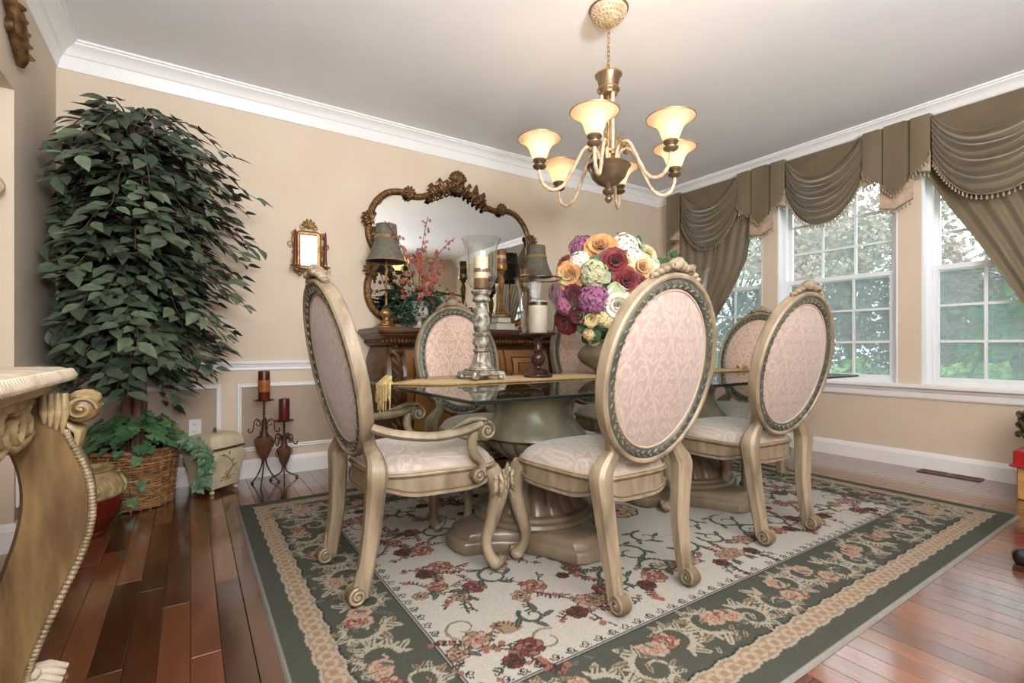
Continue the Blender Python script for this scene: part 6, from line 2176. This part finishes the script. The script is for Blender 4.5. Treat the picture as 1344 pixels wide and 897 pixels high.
pillar('pillar_candle', 'brown and cream candle in the hurricane glass near the window', (s3[0], s3[1], s3[2] + 0.4585), 0.036, 0.13, 'wax_cream', None, ((0.0, 0.055, 'wax_brown'),))
wh = (1.60, 2.17, RZ)
t = thing('hurricane_holder', 'dark wood hurricane candle holder with flared glass on the runner', 'candle holder', wh)
MB().lathe([(0.078, 0), (0.082, 0.006), (0.080, 0.016), (0.062, 0.024), (0.058, 0.036), (0.034, 0.046), (0.022, 0.052)], 36).build('base', 'wood_espresso', t, angle=50)
MB().lathe([(0.022, 0.05), (0.018, 0.06), (0.034, 0.078), (0.042, 0.10), (0.038, 0.122), (0.022, 0.136), (0.027, 0.143), (0.018, 0.152), (0.020, 0.205), (0.030, 0.218), (0.05, 0.226)], 28).build('turned_stem', 'wood_espresso', t, angle=50)
MB().lathe([(0.05, 0.224), (0.098, 0.231), (0.104, 0.237), (0.100, 0.242), (0.01, 0.2415)], 36).build('plate', 'wood_espresso', t, angle=50)
gp = [(0.086, 0.2425), (0.088, 0.250), (0.102, 0.35), (0.116, 0.45), (0.130, 0.54)]
gs = MB().lathe(gp + [(r - 0.0025, z + 0.001) for r, z in gp[::-1]], 48, caps=False).build('glass_shade', 'clear_glass', t)
MB().tube([(0.130 * cos(a), 0.130 * sin(a), 0.541) for a in np.linspace(0, 2 * pi, 49)], 0.004, 6, caps=False).build('rim', 'wood_espresso', gs)
pillar('pillar_candle', 'wide grey white candle with a dark band in the flared glass', (wh[0], wh[1], wh[2] + 0.243), 0.052, 0.175, 'wax_grey', None, ((0.150, 0.170, 'wood_espresso'),))

# ------------------------------------------------------------------ flower arrangement
mat('vase_taupe', '6e6350', '574d3c', rough=0.45, scale=8, bump=0.1)
PET = {'orange': ('d3a06c', 'bf8650'), 'white': ('e6dfcf', 'd6ccb8'), 'cream': ('e0cfa0', 'd2bb84'), 'red': ('7a2424', '5c1719'), 'burgundy': ('5a1a22', '451219'),
       'peach': ('e0bd92', 'cfa272'), 'purple': ('96597a', '743f5f'), 'pink': ('a9667f', '8c4a68'), 'palegreen': ('b9b592', 'a3a07a'), 'sage': ('97a07c', '7f8a66'), 'rust': ('8a4636', '733627')}
for k, (a, b) in PET.items():
    mat('petal_' + k, a, b, rough=0.6, scale=30, sheen=0.2, obj_rand=0.22, island=True)
mat('flower_leaf', '2f4a30', '48643f', rough=0.45, scale=14)
VC = Vector((2.14, 2.16, 0))
fa = thing('flower_arrangement', 'large mixed silk rose and hydrangea arrangement in a taupe bowl on the table', 'flowers', (VC.x, VC.y, RZ))
MB().lathe([(0.085, 0), (0.092, 0.006), (0.085, 0.016), (0.11, 0.03), (0.165, 0.065), (0.195, 0.10), (0.198, 0.125), (0.180, 0.155), (0.150, 0.178), (0.140, 0.195), (0.152, 0.208), (0.148, 0.212), (0.12, 0.20), (0.01, 0.19)], 44).build('vase', 'vase_taupe', fa)
EC = Vector((VC.x, VC.y, 1.25))
ER = Vector((0.37, 0.31, 0.33))
CAMP = Vector((0, 0, CAM_H))
def on_dome(u, v):
    """where the sight line through a measured spot meets the dome of the bouquet"""
    tt_ = (u - 672) / F_PX
    d = Vector((sin(YAW) + tt_ * cos(YAW), cos(YAW) - tt_ * sin(YAW), (456 - v) / F_PX))
    o_ = CAMP - EC
    a = sum((d[i] / ER[i]) ** 2 for i in range(3))
    b = 2 * sum(d[i] * o_[i] / ER[i] ** 2 for i in range(3))
    c = sum((o_[i] / ER[i]) ** 2 for i in range(3)) - 1
    disc = b * b - 4 * a * c
    k = (-b - sqrt(disc)) / (2 * a) if disc > 0 else -b / (2 * a)
    p = CAMP + d * k
    n_ = Vector(((p.x - EC.x) / ER.x ** 2, (p.y - EC.y) / ER.y ** 2, (p.z - EC.z) / ER.z ** 2)).normalized()
    return p - Vector(fa.location), (n_ + (-d).normalized() * 0.7).normalized(), k
def frame_of(n_):
    e1 = n_.orthogonal().normalized()
    return e1, n_.cross(e1)
def petal(mb, c, n_, d, s, R, tilt, base, w, curl):
    """one cupped petal growing from c; tilt 0 lies flat, 90 stands along n_"""
    rows, cols = 4, 4
    k = len(mb.v)
    ct_, st__ = cos(tilt), sin(tilt)
    for i in range(rows + 1):
        q = i / rows
        L = R * q
        up = st__ * L + curl * R * (q ** 2.2) * -0.35
        out = base + ct_ * L + curl * R * (q ** 3) * 0.25
        ww = w * R * (0.35 + 0.9 * sin(pi * min(1, 0.15 + q * 0.72)))
        if i == rows:
            ww *= 0.62
        for j in range(cols + 1):
            t_ = -1 + 2 * j / cols
            p = c + d * (out - 0.20 * w * R * t_ * t_ * 0 ) + n_ * (up + 0.16 * R * t_ * t_ * w) + s * (t_ * ww)
            mb.v.append(tuple(p))
    for i in range(rows):
        for j in range(cols):
            a = k + i * (cols + 1) + j
            mb.face((a, a + 1, a + cols + 2, a + cols + 1))
def rose_bloom(u, v, rp_, colr, seed):
    p, n_, k = on_dome(u, v)
    R = rp_ * k / F_PX
    q = random.Random(seed)
    e1, e2 = frame_of(n_)
    mb = MB()
    c0 = p - n_ * R * 0.25
    for cnt, tilt, base, L, w, cur, ph in ((6, 0.28, 0.10, 0.95, 0.62, 0.7, 0.0), (5, 0.70, 0.08, 0.85, 0.60, 0.55, 0.5), (5, 1.05, 0.06, 0.75, 0.52, 0.35, 0.2), (4, 1.32, 0.04, 0.68, 0.42, 0.1, 0.7), (3, 1.5, 0.015, 0.62, 0.30, 0.0, 0.1)):
        for j in range(cnt):
            a = 2 * pi * (j + ph) / cnt + q.uniform(-.12, .12)
            d = e1 * cos(a) + e2 * sin(a)
            s = n_.cross(d)
            petal(mb, c0, n_, d, s, R * L * q.uniform(0.92, 1.06), tilt, base * R, w, cur)
    mb.build('rose', 'petal_' + colr, fa, angle=180)
def cluster_bloom(u, v, rp_, colr, seed, name='hydrangea', dens=70):
    p, n_, k = on_dome(u, v)
    R = rp_ * k / F_PX
    q = random.Random(seed)
    mb = MB()
    c0 = p - n_ * R * 0.5
    mb.ball(tuple(c0), R * 0.78, 10, 6)
    for i in range(dens):
        z = 1 - 1.55 * (i + 0.5) / dens
        a = i * 2.39996
        e1, e2 = frame_of(n_)
        d = (n_ * z + (e1 * cos(a) + e2 * sin(a)) * sqrt(max(0, 1 - z * z))).normalized()
        f1, f2 = frame_of(d)
        c = c0 + d * R * q.uniform(0.86, 1.02)
        fr = R * 0.26
        rot = q.uniform(0, 1.6)
        for j in range(4):
            aa = rot + pi / 2 * j
            g_ = f1 * cos(aa) + f2 * sin(aa)
            h_ = d.cross(g_)
            b = len(mb.v)
            mb.v += [tuple(c), tuple(c + g_ * fr * 0.55 + h_ * fr * 0.48 + d * fr * 0.2), tuple(c + g_ * fr + d * fr * 0.05), tuple(c + g_ * fr * 0.55 - h_ * fr * 0.48 + d * fr * 0.2)]
            mb.face((b, b + 1, b + 2, b + 3))
    mb.build(name, 'petal_' + colr, fa, smooth=False)
for i, (u, v, r, c) in enumerate(((788, 322, 19, 'orange'), (808, 343, 18, 'red'), (748, 360, 19, 'orange'), (843, 351, 19, 'peach'), (823, 369, 17, 'red'), (839, 373, 12, 'red'), (811, 400, 20, 'white'),
                                  (752, 385, 11, 'burgundy'), (760, 414, 13, 'burgundy'), (741, 424, 16, 'red'), (869, 352, 12, 'red'), (740, 345, 11, 'rust'), (850, 331, 13, 'cream'), (846, 386, 12, 'peach'),
                                  (839, 326, 10, 'sage'), (831, 385, 11, 'sage'), (856, 367, 12, 'sage'), (776, 419, 10, 'cream'), (822, 345, 11, 'cream'), (866, 380, 13, 'burgundy'), (880, 395, 14, 'peach'))):
    rose_bloom(u, v, r, c, 100 + i)
for i, (u, v, r, c) in enumerate(((761, 320, 17, 'purple'), (822, 320, 21, 'white'), (834, 337, 15, 'white'), (760, 342, 15, 'white'), (779, 358, 20, 'palegreen'), (779, 395, 21, 'purple'), (732, 386, 17, 'pink'),
                                  (740, 401, 15, 'pink'), (857, 348, 13, 'white'), (796, 420, 13, 'cream'), (774, 440, 10, 'cream'), (779, 450, 8, 'cream'))):
    cluster_bloom(u, v, r, c, 300 + i)
# leaves between and round the blooms
qf = random.Random(55)
def fleaf(u, v, sz, ang, m='flower_leaf'):
    p, n_, k = on_dome(u, v)
    e1, e2 = frame_of(n_)
    d = e1 * cos(ang) + e2 * sin(ang)
    M = leaf_matrix(p - n_ * 0.02, (d + n_ * 0.25).normalized(), sz, n_, 1.4)
    mb = MB()
    mb.v += [tuple(M @ Vector(q_)) for q_ in LV]
    for q_ in LF:
        mb.face(q_)
    mb.build('leaf', m, fa, angle=180)
for k in range(70):
    a = qf.uniform(0, 2 * pi)
    r = sqrt(qf.uniform(0.1, 1.0))
    fleaf(800 + 80 * r * cos(a), 375 + 68 * r * sin(a), qf.uniform(0.05, 0.085), qf.uniform(0, 6.3))
for u, v in ((872, 338), (880, 345), (886, 338), (890, 350), (878, 330), (868, 335), (884, 358), (805, 425), (812, 430), (800, 432), (758, 434), (762, 444), (798, 425), (893, 342), (882, 350)):
    fleaf(u, v, 0.075, qf.uniform(0, 6.3))
for u, v in ((801, 371), (797, 376), (752, 372), (757, 400)):
    fleaf(u, v, 0.11, qf.uniform(0, 6.3), 'petal_sage')
tw = MB()
for dx_, h_ in ((-0.02, 0.40), (0.03, 0.44), (0.01, 0.36), (0.28, 0.32), (0.30, 0.28)):
    bx = Vector((dx_, 0.0, 0.42))
    tw.tube([bx, bx + Vector((dx_ * 0.3, 0, h_ * 0.55)), bx + Vector((dx_ * 0.7, -0.02, h_))], [0.003, 0.0025, 0.001], 5)
    for k in range(7):
        tw.ball(bx + Vector((dx_ * 0.5 + qf.uniform(-.02, .02), qf.uniform(-.02, .02), h_ * (0.65 + 0.06 * k))), 1, 5, 3, (0.008, 0.006, 0.005))
tw.build('dried_twigs', 'petal_rust', fa)['kind'] = 'stuff'
fs_ = MB()
fs_.ball((0, 0, 0.44), 1, 20, 12, (0.30, 0.25, 0.25))
fs_.tube([(0, 0, 0.15), (0, 0, 0.35)], [0.10, 0.16], 14)
fs_.build('foliage_core', 'flower_leaf', fa)
